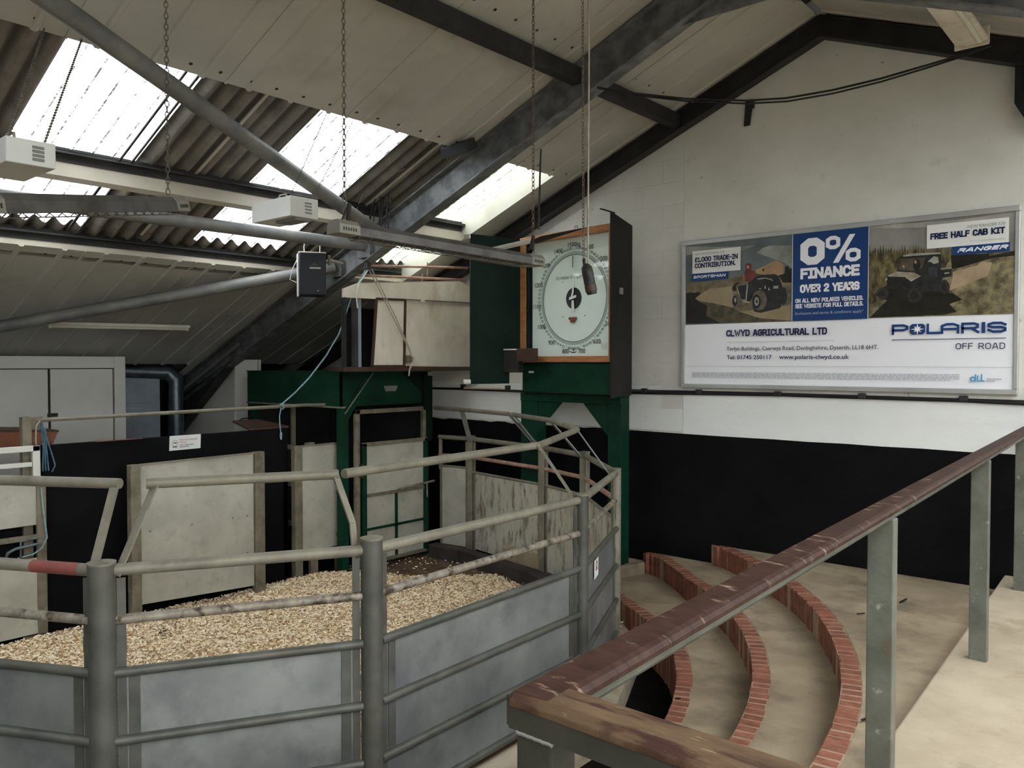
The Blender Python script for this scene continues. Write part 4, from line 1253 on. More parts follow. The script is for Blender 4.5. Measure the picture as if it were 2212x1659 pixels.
m.poly([fc + UX * a + UZ * b + NN * 0.002 for a, b in ((-0.075, -0.515), (-0.02, -0.535), (0.02, -0.535), (0.045, -0.515), (0.02, -0.525), (-0.02, -0.525))], 'ink')
m.build('numerals', None, face)
ptr = MB()
def fl(pts, n, mn=None): ptr.prism([fc + UX * a + UZ * b + NN * n for a, b in pts], NN * 0.004, mn)
fl([(-0.010, 0.06), (0.012, 0.06), (0.006, 0.40), (-0.002, 0.40)], 0.012)
fl([(-0.03, -0.01), (0.0, 0.02), (0.012, 0.06), (-0.010, 0.06), (-0.02, 0.03)], 0.014)
fl([(-0.045, -0.015), (0.05, 0.005), (0.05, 0.03), (-0.045, 0.012)], 0.018)
fl([(-0.02, -0.14), (0.022, -0.13), (0.01, -0.02), (-0.015, -0.02)], 0.012)
ptr.build('pointer', 'pointer_white', t)
MB().prism([fc + UX * a + UZ * b + NN * 0.008 for a, b in ((-0.002, 0.30), (0.004, 0.30), (0.004, 0.408), (-0.002, 0.408))], NN * 0.012).build('pointer_tip', 'ink', t)
m = MB().prism([fc + UX * a + UZ * b + NN * 0.006 for a, b in ((-0.045, -0.21), (0.045, -0.21), (0.045, -0.185), (-0.045, -0.185))], NN * 0.02)
m.prism([fc + UX * a + UZ * b + NN * 0.006 for a, b in ((-0.026, -0.235), (0.026, -0.235), (0.026, -0.21), (-0.026, -0.21))], NN * 0.02)
m.build('counterweight', 'maroon', t)
MB().quad(dp(-0.655, 2.265, -0.03), dp(0.456, 2.265, -0.03), dp(0.456, 3.425, -0.03), dp(-0.655, 3.425, -0.03)).build('glass', 'dial_glass', t)
m = MB()
m.poly([dp(a, z, -0.0715) for a, z in ((0.30, 2.34), (0.38, 2.34), (0.38, 2.40), (0.34, 2.37), (0.30, 2.40))])
m.build('peeling_label', 'paper', t)
# left door swung open, right casing door
m = MB()
m.prism([(-5.66, 5.92, 1.985), (-5.50, 6.33, 1.985), (-5.50, 6.33, 3.485), (-5.66, 5.92, 3.495)], (-0.02, 0.008, 0))
m.build('left_door', 'green_dark', t)
m = MB().prism([(-5.50, 6.33, 2.10), (-5.455, 6.45, 2.10), (-5.455, 6.45, 3.47), (-5.50, 6.33, 3.485)], (-0.02, 0.008, 0))
m.build('door_post', 'green_dark', t)
for z in (3.47, 2.01):
    MB().box(-5.74, -5.66, 5.90, 5.92, z - 0.02, z + 0.02).build('bolt_plate', 'paper', t)
MB().prism([(-4.205, 6.25, 1.87), (-4.205, 6.60, 1.90), (-4.205, 6.60, 3.50), (-4.205, 6.25, 3.585)], (0.018, 0, 0)).build('right_door', 'case_black', t)
MB().prism([(-4.30, 6.22, 3.615), (-4.19, 6.25, 3.575), (-4.19, 6.31, 3.575), (-4.29, 6.28, 3.615)], (0, 0, 0.012)).build('door_flange', 'case_black', t)
MB().box(-4.187, -4.183, 6.38, 6.44, 2.84, 2.90).build('door_label', 'louvre_shadow', t)
MB().box(-5.335, -5.11, 6.25, 6.32, 2.215, 2.345).build('junction_box', 'dark_brown', t, bev=0.004)
MB().box(-5.55, -5.335, 6.27, 6.36, 2.10, 2.33).build('cable_box', 'black_tape', t, bev=0.006)
MB().box(-5.55, -5.335, 6.265, 6.36, 2.33, 2.342).build('cable_box_edge', 'paper', t)
m = MB().prism([dp(-0.66, 2.095, -0.028), dp(-0.585, 2.095, -0.028), dp(-0.585, 2.115, -0.028), dp(-0.66, 2.115, -0.028)], NN * 0.003)
m.build('maker_plate', 'paper', t)
m = MB().tube([dp(0.0 + 0.02 * math.cos(a), 3.51 + 0.02 * math.sin(a), -0.04) for a in [k * 0.5 for k in range(-1, 8)]], 0.004, 6)
m.build('hanging_eye', 'chain_steel', t)
# stand
MB().box(-5.52, -4.27, 6.53, 6.69, 1.80, 1.885).build('cross_beam', 'green_paint', t, bev=0.004)
MB().box(-5.46, -4.22, 6.52, 6.64, 1.885, 1.905).build('packing', 'dark_steel', t)
for x0, x1 in ((-5.52, -5.30), (-4.42, -4.27)):
    MB().box(x0, x1, 6.54, 6.69, 0.25, 1.80).build('leg', 'green_paint', t, bev=0.004)
MB().prism([(-5.30, 6.55, 1.80), (-4.98, 6.55, 1.80), (-5.30, 6.55, 1.48)], (0, 0.012, 0)).build('gusset', 'green_paint', t)
MB().prism([(-4.42, 6.55, 1.80), (-4.72, 6.55, 1.80), (-4.42, 6.55, 1.48)], (0, 0.012, 0)).build('gusset', 'green_paint', t)
t2 = thing('concrete_block', 'small pale concrete block under the green scale stand leg', 'block', (-4.45, 6.6, 0))
MB().prism([(-5.7, 6.44, -0.2), (-4.28, 6.40, -0.2), (-4.14, 6.89, -0.2), (-5.7, 6.89, -0.2)], (0, 0, 0.45)).build('block', 'concrete_tier', t2, bev=0.02)
t = thing('dial_lamp', 'slim white batten lamp fixed in front of the dial scale', 'lamp', (-5.4, 6.15, 3.37))
MB().bar((-5.80, 6.12, 3.335), (-5.02, 6.15, 3.40), 0.035, 0.03).build('batten', 'white_metal', t, bev=0.004)
MB().bar((-5.78, 6.12, 3.312), (-5.04, 6.15, 3.378), 0.016, 0.016).build('diffuser', 'tube_light', t)
MB().bar((-5.10, 6.15, 3.40), (-5.10, 6.43, 3.44), 0.02, 0.01).build('arm', 'dark_steel', t)
MB().prism([(-5.02, 6.14, 3.40), (-4.93, 6.13, 3.42), (-4.40, 6.24, 3.475), (-5.02, 6.16, 3.36)], (0, 0.004, 0)).build('shade_flap', 'black_tape', t)

# ------------------------------------------------------------------ hand rails of the stand
def rl(y): return -0.805 - 0.0371 * (y - 0.93)
def rz(y): return 1.69 + 0.0076 * (y - 0.93)       # left edge of the long rail
t = thing('handrail', 'long brown painted wooden handrail on grey steel posts running to the wall', 'handrail', (-0.8, 0.93, 0.63))
a, b = V((rl(0.93) + 0.0425, 0.93, rz(0.93))), V((rl(6.89) + 0.0425, 6.89, rz(6.89)))
d = (b - a).normalized(); sd = V((d.y, -d.x, 0))
prof = [(-0.0425, -0.010), (-0.0425, 0.004), (-0.034, 0.011), (0.026, 0.011), (0.036, 0.007), (0.043, 0.0), (0.043, -0.010)]
def sweep(mb, prof, a, b, sd):
    n = len(prof)
    vs = [a + sd * s + UZ * z for s, z in prof] + [b + sd * s + UZ * z for s, z in prof]
    return mb.add(vs, [(k, (k + 1) % n, n + (k + 1) % n, n + k) for k in range(n)] + [tuple(range(n))[::-1], tuple(range(n, 2 * n))])
sweep(MB(), prof, a, b, sd).build('wooden_cap', 'handrail_wood', t, bev=0.003)
m = MB()
sweep(m, [(0.022, -0.034), (0.022, -0.010), (0.028, -0.010), (0.028, -0.034)], a, b, sd)
sweep(m, [(-0.030, -0.034), (-0.030, -0.010), (-0.024, -0.010), (-0.024, -0.034)], a, b, sd)
sweep(m, [(-0.030, -0.034), (-0.030, -0.030), (0.028, -0.030), (0.028, -0.034)], a, b, sd)
m.build('steel_channel', 'rail_paint', t)
for (y, w, dd) in ((2.90, 0.085, 0.05), (4.83, 0.085, 0.05), (6.50, 0.085, 0.05)):
    x = rl(y) + 0.04
    MB().box(x - w / 2, x + w / 2, y - dd / 2, y + dd / 2, 0.62, rz(y) - 0.03).build('post', 'rail_paint', t, bev=0.004)
t = thing('handrail', 'short worn brown handrail at the bottom edge meeting the long rail at a corner', 'handrail', (-0.5, 0.96, 0.63))
a, b = V((-0.80, 0.96, 1.69)), V((1.4, 0.96, 1.69))
sd2 = V((0, 1, 0))
prof2 = [(-0.041, -0.012), (-0.041, 0.0), (-0.028, 0.010), (0.028, 0.011), (0.041, 0.004), (0.041, -0.010)]
sweep(MB(), prof2, a, b, sd2).build('wooden_cap', 'handrail_wood_worn', t, bev=0.003)
m = MB()
m.box(-0.802, 1.4, 0.921, 0.927, 1.648, 1.680)
m.box(-0.802, 1.4, 0.985, 0.991, 1.650, 1.680)
m.box(-0.802, 1.4, 0.921, 0.991, 1.644, 1.650)
m.box(-0.806, -0.800, 0.921, 0.991, 1.648, 1.694)
m.build('steel_channel', 'rail_paint_shaded', t, bev=0.001)
MB().box(-0.79, -0.722, 0.925, 0.985, 0.62, 1.645).build('post', 'rail_paint_shaded', t, bev=0.004)
m = MB()
for k in range(9):
    m.tube([(-0.787 + k * 0.0075, 0.9235, 1.643 - 0.001 * (k % 2)), (-0.787 + (k + 1) * 0.0075, 0.9235, 1.641 + 0.001 * (k % 2))], 0.004, 6)
m.build('weld_bead', 'louvre_shadow', t, kind='stuff')
MB().box(0.9, 0.96, 0.925, 0.985, 0.62, 1.645).build('post', 'rail_paint_shaded', t, bev=0.004)
tag(MB().tube([(-1.02, 6.88, 1.17), (-1.02, 6.70, 1.17), (-0.70, 6.62, 1.22)], 0.017, 10).build('pipe_stub', 'tube_steel'), 'short grey pipe stub on the black wall at the far end of the handrail', 'pipe')

# ------------------------------------------------------------------ things hanging from the roof
def link_into(mb, c, axis, side, L_=0.017, W=0.009, r=0.0028):
    pts = []
    for k in range(8):
        a = 2 * math.pi * k / 8
        pts.append(c + axis * (L_ * math.cos(a)) + side * (W * math.sin(a)))
    nrm = axis.cross(side)
    vs, fs = [], []
    for k in range(8):
        o = (pts[k] - c).normalized()
        for (p, q) in ((1, 0), (0, 1), (-1, 0), (0, -1)):
            vs.append(pts[k] + o * (r * p) + nrm * (r * q))
    for k in range(8):
        k2 = (k + 1) % 8
        for j in range(4):
            j2 = (j + 1) % 4
            fs.append((k * 4 + j, k * 4 + j2, k2 * 4 + j2, k2 * 4 + j))
    mb.add(vs, fs)
def chain(pts, mn, label, group, big=1.0, name='chain'):
    m = MB()
    i = 0
    for p, q in zip(pts[:-1], pts[1:]):
        p, q = V(p), V(q)
        d = (q - p)
        ln = d.length
        d.normalize()
        s1 = d.cross(V((0.3, 0.9, 0.1)) if abs(d.z) > 0.5 else UZ).normalized()
        s2 = d.cross(s1)
        x = 0.0
        while x < ln:
            link_into(m, p + d * x, d, s1 if i % 2 else s2, 0.017 * big, 0.009 * big, 0.0028 * big)
            x += 0.026 * big
            i += 1
    return tag(m.build(name, mn), label, 'chain', group)

def heater(label, a, b, ux):
    """Long infrared heater: trough reflector, element grille, end boxes."""
    a, b = V(a), V(b)
    d = (b - a).normalized()
    sd = d.cross(UZ).normalized()
    u = sd.cross(d)
    t = thing('infrared_heater', label, 'heater', tuple(a), 'infrared heaters on chains')
    prof = [(-0.055, -0.035), (-0.05, 0.005), (-0.03, 0.03), (0.03, 0.03), (0.05, 0.005), (0.055, -0.035), (0.050, -0.035), (0.046, 0.0), (0.026, 0.024), (-0.026, 0.024), (-0.046, 0.0), (-0.050, -0.035)]
    n = len(prof)
    A, B = a + d * 0.13, b - d * 0.13
    vs = [A + sd * s + u * z for s, z in prof] + [B + sd * s + u * z for s, z in prof]
    MB().add(vs, [(k, (k + 1) % n, n + (k + 1) % n, n + k) for k in range(n)]).build('reflector', 'heater_metal', t)
    for (p, q) in ((a, A), (B, b)):
        m = MB()
        cap = [(-0.055, -0.037), (-0.052, 0.01), (-0.03, 0.034), (0.03, 0.034), (0.052, 0.01), (0.055, -0.037)]
        k = len(cap)
        m.add([p + sd * s + u * z for s, z in cap] + [q + sd * s + u * z for s, z in cap],
              [(i, (i + 1) % k, k + (i + 1) % k, k + i) for i in range(k)] + [tuple(range(k))[::-1], tuple(range(k, 2 * k))])
        eb = m.build('end_box', 'heater_end', t, bev=0.003)
        m = MB()
        for j in range(6):
            c = p + d * (0.025 + 0.015 * j)
            for s in (1, -1):
                m.obox(c + sd * (0.0545 * s) - u * 0.012, d * 0.0035, sd * 0.001, u * 0.008)
        m.build('vent_slots', 'ink', eb, kind='stuff')
    m = MB()
    ln = (B - A).length
    nb = int(ln / 0.075)
    for j in range(nb + 1):
        c = A + d * (ln * j / nb)
        m.tube([c + sd * -0.053 - u * 0.034, c + sd * -0.03 - u * 0.052, c + sd * 0.03 - u * 0.052, c + sd * 0.053 - u * 0.034], 0.0022, 5)
    for s, z in ((-0.03, -0.052), (0, -0.052), (0.03, -0.052), (-0.048, -0.036), (0.048, -0.036)):
        m.tube([A + sd * s + u * z, B + sd * s + u * z], 0.0022, 5)
    m.build('guard_grille', 'chain_steel', t)
    MB().tube([A + u * -0.008, B + u * -0.008], 0.009, 10).build('element', 'heater_end', t)
    return t
heater('long infrared heater in the middle with a vented end, pointing at the dial scale', (-3.3, 2.47, 2.875), (-3.3, 4.09, 2.855), 0)
heater('long infrared heater hanging at the upper left edge of the photo', (-3.87, 1.97, 2.985), (-2.95, 0.80, 2.70), 0)
chain([(-3.3, 2.54, 2.91), (-3.3, 2.54, 4.74)], 'chain_steel', 'steel chain down to the near vented end of the middle heater', 'heater chains')
chain([(-3.3, 4.03, 2.90), (-3.3, 4.03, 4.74)], 'chain_rust', 'rusty chain down to the far heater end in front of the dial', 'heater chains')
chain([(-3.80, 1.88, 3.02), (-3.80, 1.88, 4.54)], 'chain_steel', 'steel chain down to the heater at the upper left edge', 'heater chains')
for (x, y, z, lab) in ((-3.3, 2.56, 2.94, 'cobwebby cable end sleeve on the near end of the middle heater'), (-3.3, 4.02, 2.95, 'dark cable end sleeve at the far end of the middle heater')):
    m = MB().tube([(x, y + 0.01, z + 0.06), (x, y, z - 0.03)], 0.012, 8)
    m.tube([(x, y, z + 0.05), (x + 0.01, y - 0.03, z), (x + 0.01, y - 0.05, z - 0.04)], 0.004, 6)
    tag(m.build('cable_sleeve', 'cable_black'), lab, 'cable')
# paired cord + rod beside the far heater chain
tag(MB().tube([(-3.27, 4.05, 3.05), (-3.265, 4.055, 3.38), (-3.262, 4.058, 3.52), (-3.26, 4.06, 3.56)], 0.006, 6).build('pull_cord', 'cable_black'), 'thin black cord with a toggle beside the rusty heater chain', 'cord')
# two louvred metal boxes
def louvre_box(label, c, sx, sy, sz):
    c = V(c)                                  # nearest lower-edge corner is +x, -y
    t = thing('louvre_box', label, 'box', tuple(c), 'white louvred metal boxes')
    x1, y0 = c.x, c.y
    MB().box(x1 - sx, x1, y0, y0 + sy, c.z - sz / 2, c.z + sz / 2).build('body', 'white_metal', t, bev=0.004)
    for k in range(4):
        z = c.z + (0.038 - k * 0.025) * sz / 0.155
        MB().prism([(x1 - 0.001, y0 + sy * 0.52, z - 0.005), (x1 - 0.001, y0 + sy * 0.76, z - 0.005), (x1 - 0.001, y0 + sy * 0.76, z + 0.006), (x1 - 0.001, y0 + sy * 0.52, z + 0.006)], (0.006, 0, -0.003)).build('louvre', 'louvre_shadow', t, bev=0.002)
    if sz > 0.12: MB().prism([(x1 - sx * 0.55, y0 + sy * 0.25, c.z - sz / 2), (x1 - 0.03, y0 + sy * 0.25, c.z - sz / 2), (x1 - 0.03, y0 + sy * 0.8, c.z - sz / 2), (x1 - sx * 0.55, y0 + sy * 0.8, c.z - sz / 2)], (0, 0, -0.02)).build('base_plate', 'louvre_shadow', t)
    m = MB().tube([(x1 - sx * 0.55, y0 + sy * 0.3, c.z + sz / 2), (x1 - sx * 0.5, y0 + sy * 0.35, c.z + sz / 2 + 0.05), (x1 - sx * 0.38, y0 + sy * 0.4, c.z + sz / 2 + 0.05), (x1 - sx * 0.35, y0 + sy * 0.4, c.z + sz / 2)], 0.007, 6)
    m.build('cable_loop', 'rope_grey', t)
    return t
louvre_box('white louvred metal box hanging in front of the middle skylight', (-5.355, 3.61, 3.405), 0.54, 0.255, 0.155)
louvre_box('white louvred metal box cut off by the left edge of the photo', (-3.735, 1.17, 3.075), 0.37, 0.19, 0.105)
chain([(-5.40, 3.64, 3.485), (-5.06, 3.73, 4.06)], 'chain_steel', 'thin slanting chain from the near corner of the middle louvred box', 'box chains', 0.7)
chain([(-5.40, 3.84, 3.485), (-5.05, 3.97, 4.06)], 'chain_steel', 'thin slanting chain from the far corner of the middle louvred box', 'box chains', 0.7)
chain([(-3.78, 1.33, 3.13), (-5.0, 1.97, 4.08)], 'chain_steel', 'thin slanting chain from the right corner of the left louvred box', 'box chains', 0.7)
chain([(-3.80, 1.20, 3.13), (-5.0, 1.77, 4.08)], 'chain_steel', 'thin slanting chain from the left corner of the left louvred box', 'box chains', 0.7)
# loudspeaker on the bracing tube
t = thing('loudspeaker', 'black two-way loudspeaker with a pale side edge hung from the roof tube', 'speaker', (-6.6, 4.72, 2.84))
f = V((0.86, -0.50, 0)).normalized(); s = V((0.50, 0.86, 0)).normalized()
c = V((-6.62, 4.70, 3.05))
def sp(a, b, z): return c + s * a + f * b + UZ * z
m = MB().obox(c, s * 0.125, f * 0.11, UZ * 0.205)
m.build('cabinet', 'speaker_black', t, bev=0.012)
g = MB().obox(sp(0.0, 0.114, 0), s * 0.118, f * 0.006, UZ * 0.198).build('grille', 'speaker_grille', t, bev=0.004)
MB().obox(sp(0.02, 0.122, 0.055), s * 0.052, f * 0.004, UZ * 0.009).build('horn_slot', 'louvre_shadow', t, bev=0.002)
MB().prism([sp(a, 0.121, z) for a, z in ((-0.03, 0.075), (0.05, 0.075), (0.02, 0.11))], f * 0.003).build('horn', 'dark_steel', t)
MB().prism([sp(a, 0.121, z) for a, z in ((0.035, -0.155), (0.045, -0.17), (0.055, -0.155))], f * 0.002).build('badge', 'louvre_shadow', t)
MB().obox(sp(-0.128, -0.055, 0), s * 0.006, f * 0.06, UZ * 0.208).build('side_edge', 'white_metal', t, bev=0.003)
MB().obox(sp(0.0, -0.02, 0.21), s * 0.128, f * 0.09, UZ * 0.006).build('top_edge', 'ply_dusty', t, bev=0.003)
m = MB().tube([sp(0.125, 0.0, 0.13), sp(0.17, 0.0, 0.15), sp(0.30, -0.06, 0.13)], 0.018, 8)
m.tube([sp(0.16, 0.03, 0.19), sp(0.17, 0.0, 0.10)], 0.014, 8)
m.build('bracket', 'heater_end', t)
m = MB()
for a in (-0.07, 0.075):
    m.tube([sp(a, 0.0, 0.205), sp(a * 1.05, 0.0, 0.27), sp(a * 0.9, 0.03, 0.34), sp(a, -0.05, 0.40)], 0.005, 6)
m.tube([sp(-0.12, 0.06, 0.2), sp(-0.10, 0.10, 0.1), sp(-0.10, 0.11, 0.02), sp(-0.105, 0.105, -0.03)], 0.005, 6)
m.tube([sp(-0.13, -0.08, 0.16), sp(-0.18, -0.1, 0.05), sp(-0.20, -0.1, -0.04), sp(-0.14, -0.08, -0.07)], 0.004, 6)
tag(m.build('twine', 'rope_white'), 'white twine and cable tying the loudspeaker to the roof tube', 'twine')
# taped handle on a chain
t = thing('taped_handle', 'dark brown tape-wrapped bar hanging in front of the dial face', 'handle', (-2.51, 3.53, 2.6))
c0, c1 = V((-2.525, 3.525, 2.725)), V((-2.495, 3.54, 2.565))
ax = (c1 - c0).normalized()
MB().tube([c0, c0 + ax * 0.02, c0 + ax * 0.05, c0 + ax * 0.115, c1], [0.014, 0.029, 0.031, 0.030, 0.027], 10).build('body', 'black_tape', t)
MB().tube([c0 + ax * 0.118, c0 + ax * 0.15], 0.032, 10).build('tape_band', 'dark_brown', t)
MB().tube([c0 - V((0.008, 0.006, -0.03)), c0 + ax * 0.01 - V((0.008, 0.006, 0))], 0.008, 8).build('cable_gland', 'cable_black', t)
chain([(-2.535, 3.518, 2.74), (-2.545, 3.51, 5.0)], 'chain_rust', 'left-hand rusty chain holding the taped bar', 'chains of the taped bar', 0.75)
tag(MB().tube([(-2.517, 3.532, 2.73), (-2.515, 3.535, 3.8), (-2.52, 3.53, 5.0)], 0.0045, 6).build('cable', 'web_grey'), 'pale twisted cable running up beside the taped bar chain', 'cable')
# lamps
def batten(name, label, a, b, w, h, mn_body, mn_tube):
    a, b = V(a), V(b)
    t = thing(name, label, 'lamp', tuple(a))
    d = (b - a).normalized()
    MB().bar(a, b, w, h).build('body', mn_body, t, bev=0.006)
    sd = d.cross(UZ).normalized(); u = sd.cross(d)
    MB().tube([a + d * 0.04 - u * (h / 2 + 0.012), b - d * 0.04 - u * (h / 2 + 0.012)], 0.014, 12).build('tube', mn_tube, t)
    for p in (a + d * 0.03, b - d * 0.03):
        MB().obox(p - u * (h / 2 + 0.01), d * 0.012, sd * 0.016, u * 0.02).build('end_cap', mn_body, t)
    return t
batten('tube_lamp', 'slim unlit fluorescent tube lamp on the lower ceiling at left', (-8.60, 3.02, 2.585), (-8.60, 4.48, 2.60), 0.05, 0.035, 'tube_light', 'tube_light')
t = thing('strip_lamp', 'large dusty strip lamp body hanging under the ridge at upper right', 'lamp', (-1.33, 5.6, 4.55))
a, b = V((-1.30, 4.2, 4.50)), V((-1.30, 6.38, 4.46))
prof = [(-0.10, -0.045), (-0.10, -0.02), (-0.06, 0.05), (0.06, 0.05), (0.10, -0.02), (0.10, -0.045), (0.03, -0.06), (-0.03, -0.06)]
sweep(MB(), prof, a, b, V((1, 0, 0))).build('body', 'ply_dusty', t, bev=0.006)
MB().tube([a + V((0.06, 0.05, -0.06)), b + V((0.06, -0.05, -0.06))], 0.017, 12).build('tube', 'tube_light', t)
MB().box(-1.41, -1.19, 6.38, 6.40, 4.385, 4.52).build('end_cap', 'ply_dusty', t, bev=0.01)
for y in (4.6, 6.0):
    MB().tube([(-1.30, y, 4.54), (-1.30, y, 4.61)], 0.006, 6).build('hanger', 'chain_steel', t)
t = thing('floodlight', 'small dark floodlight on the upper side of the big rafter', 'lamp', (-4.95, 5.05, 4.05))
MB().obox((-4.96, 5.04, 4.055), (0.16, 0.0, 0.005), (0, 0.05, 0.03), (0, -0.022, 0.04)).build('housing', 'dark_steel', t, bev=0.006)
MB().obox((-4.96, 4.985, 4.03), (0.145, 0.0, 0.005), (0, 0.004, 0.002), (0, -0.02, 0.03)).build('lens', 'ink', t)
MB().box(-5.02, -4.93, 5.04, 5.14, 4.09, 4.13).build('bracket', 'dark_steel', t)
MB().prism([(-5.13, 5.0, 4.08), (-5.13, 5.06, 4.08), (-5.09, 5.03, 3.98)], (0.006, 0, 0)).build('visor', 'paper', t)
# wiring
m = MB()
rng = random.Random(4)
for k in range(9):
    x = -6.22 + 0.035 * k + rng.uniform(-0.01, 0.01)
    z0 = 3.80 - 0.0 * k
    m.tube([(x, 5.13, 3.74 + rng.uniform(0, 0.08)), (x + rng.uniform(-0.03, 0.03), 5.10, 3.62), (x + rng.uniform(-0.03, 0.03), 5.09, 3.50), (x + rng.uniform(-0.02, 0.02), 5.11, 3.36)], 0.006, 6)
m.tube([(-6.15 + 0.07 * math.cos(a * 0.6), 5.10, 3.62 + 0.12 * math.sin(a * 0.6)) for a in range(11)], 0.007, 6)
tag(m.build('wire_bundle', 'cable_black'), 'tangle of dusty black wires against the big rafter beside the purlin end', 'wires')
tag(MB().tube([(-6.35, 5.0, 3.62), (-6.2, 5.0, 3.85), (-5.9, 5.03, 3.95), (-5.7, 5.08, 4.0)], 0.004, 6).build('wire', 'web_grey'), 'single pale wire looping up from the dusty wire tangle', 'wires')
hang = [(-3.62, 5.20, 4.32), (-3.35, 5.35, 4.25), (-3.04, 5.52, 4.19), (-2.65, 5.73, 4.145), (-2.40, 5.87, 4.145), (-2.12, 6.02, 4.18), (-1.84, 6.18, 4.24), (-1.57, 6.32, 4.31), (-1.36, 6.44, 4.37), (-1.21, 6.52, 4.42)]
for dz, lab, r in ((0.0, 'upper black cable sagging from the big rafter to the strip lamp', 0.008), (-0.022, 'lower black cable sagging from the big rafter just under another', 0.007)):
    pts = [(x, y + 0.01 * (dz < 0), z + dz * math.sin(math.pi * min(1, max(0, (k + 0.4) / 9.8)))) for k, (x, y, z) in enumerate(hang)]
    tag(MB().tube(pts, r, 8).build('cable', 'cable_black'), lab, 'cable')
t = thing('wall_bracket', 'small flat dark bracket hanging under the cable on the gable wall', 'bracket', (-3.15, 6.88, 4.42))
MB().prism([(-3.20, 6.885, 4.31), (-3.145, 6.885, 4.31), (-3.125, 6.885, 4.455), (-3.105, 6.885, 4.455), (-3.105, 6.885, 4.53), (-3.185, 6.885, 4.53)], (0, -0.012, 0)).build('plate', 'dark_steel', t)
t = thing('black_box', 'black wedge-bottomed box on the gable wall at the right edge', 'box', (-0.95, 6.8, 4.2))
MB().prism([(-1.105, 6.89, 4.06), (-1.0, 6.89, 3.86), (-0.75, 6.89, 3.86), (-0.75, 6.89, 4.42), (-1.105, 6.89, 4.42)], (0, -0.10, 0)).build('housing', 'speaker_black', t, bev=0.006)
MB().box(-1.06, -0.79, 6.785, 6.79, 4.10, 4.38).build('front', 'speaker_grille', t)
# conduit on the wall
t = thing('conduit', 'black cable run clipped along the white wall under the poster', 'cable', (-4.0, 6.88, 1.92))
MB().tube([(-4.40, 6.885, 1.903), (-3.63, 6.885, 1.913), (-2.87, 6.885, 1.922), (-2.16, 6.885, 1.918), (-1.42, 6.885, 1.915), (-0.2, 6.885, 1.885)], 0.016, 8).build('cable', 'cable_black', t)
MB().tube([(-4.40, 6.888, 1.93), (-3.0, 6.888, 1.935), (-0.2, 6.888, 1.918)], 0.006, 6).build('thin_cable', 'cable_black', t)
for x in (-4.22, -3.63, -2.87, -2.16, -1.42):
    MB().box(x - 0.03, x + 0.03, 6.862, 6.90, 1.905, 1.95).build('clip', 'dark_steel', t, bev=0.006)
t = thing('conduit', 'black cable run with a pale trunking piece on the wall left of the scale', 'cable', (-6.5, 6.88, 1.9))
MB().tube([(-7.6, 6.885, 1.885), (-6.8, 6.885, 1.89), (-5.9, 6.885, 1.885), (-5.4, 6.885, 1.88)], 0.014, 8).build('cable', 'cable_black', t)
MB().tube([(-6.72, 6.875, 1.905), (-6.0, 6.875, 1.91)], 0.016, 8).build('trunking', 'ply_dusty', t)
for x in (-6.70, -6.0):
    MB().box(x - 0.025, x + 0.025, 6.855, 6.90, 1.885, 1.945).build('clip', 'dark_steel', t, bev=0.005)
# service pipes below the purlin in the end bay
for (a, b, lab) in (((-6.90, 5.30, 3.22), (-6.50, 6.85, 3.30), 'dusty reddish pipe above the cabin, the higher of two'), ((-6.95, 5.34, 3.13), (-6.6, 6.82, 3.165), 'dusty pipe lying just above the cabin roof')):
    t = thing('pipe', lab, 'pipe', a)
    MB().tube([a, b], 0.014, 8).build('tube', 'rail_red', t)
    MB().tube([V(a).lerp(V(b), 0.62) + V((0, 0, 0.05)), V(a).lerp(V(b), 0.62) + V((0, 0, -0.10))], 0.008, 6).build('drop_rod', 'rail_red', t)
# ropes
t = thing('pulley', 'small dark pulley block under the big rafter above the cabin', 'pulley', (-6.40, 5.2, 3.16))
MB().box(-6.43, -6.37, 5.18, 5.23, 3.13, 3.20).build('block', 'dark_steel', t, bev=0.008)
MB().tube([(-6.40, 5.205, 3.20), (-6.40, 5.215, 3.24)], 0.008, 6).build('eye', 'dark_steel', t)
for dx, lab in ((0.0, 'grey rope slanting from the pulley to the cabin hatch, the left one'), (0.03, 'grey rope slanting from the pulley to the cabin hatch, the right one')):
    tag(MB().tube([(-6.40 + dx * 0.3, 5.22 + dx, 3.14), (-6.42 + dx * 0.2, 5.55 + dx, 2.68), (-6.44, 5.80 + dx * 0.3, 2.33), (-6.45, 5.84, 2.25)], 0.006, 6).build('rope', 'rope_grey'), lab, 'rope', 'hatch ropes')
tag(MB().tube([(-6.45, 5.84, 2.27), (-6.43, 5.86, 2.24), (-6.42, 5.82, 2.20), (-6.42, 5.78, 2.13), (-6.42, 5.77, 2.06)], 0.009, 6).build('rope_tail', 'rope_grey'), 'frayed grey rope tail tied to the cabin hatch handle', 'rope')
pts = [(-6.42, 5.20, 3.13), (-6.55, 5.17, 2.95), (-6.62, 5.13, 2.75), (-6.72, 5.10, 2.50), (-6.85, 5.03, 2.27), (-6.98, 4.92, 2.05), (-7.08, 4.82, 1.90), (-7.16, 4.74, 1.80), (-7.17, 4.70, 1.765)]
tag(MB().tube(pts, 0.008, 8).build('rope', 'rope_teal'), 'long teal rope curving from the pulley down to the guard rail', 'rope')
m = MB().tube([(-7.17 + 0.03 * math.cos(k * 0.7), 4.71 + 0.012 * k / 10, 1.755 + 0.03 * math.sin(k * 0.7)) for k in range(10)], 0.007, 6)
m.tube([(-7.16, 4.70, 1.74), (-7.15, 4.675, 1.66), (-7.15, 4.68, 1.55), (-7.15, 4.69, 1.47)], 0.006, 6)
m.tube([(-7.15, 4.69, 1.50), (-7.15, 4.69, 1.47), (-7.15, 4.69, 1.42)], [0.006, 0.014, 0.009], 8)
tag(m.build('rope_tail', 'rope_teal'), 'knotted teal rope end dangling from the guard rail with a blue tassel', 'rope')
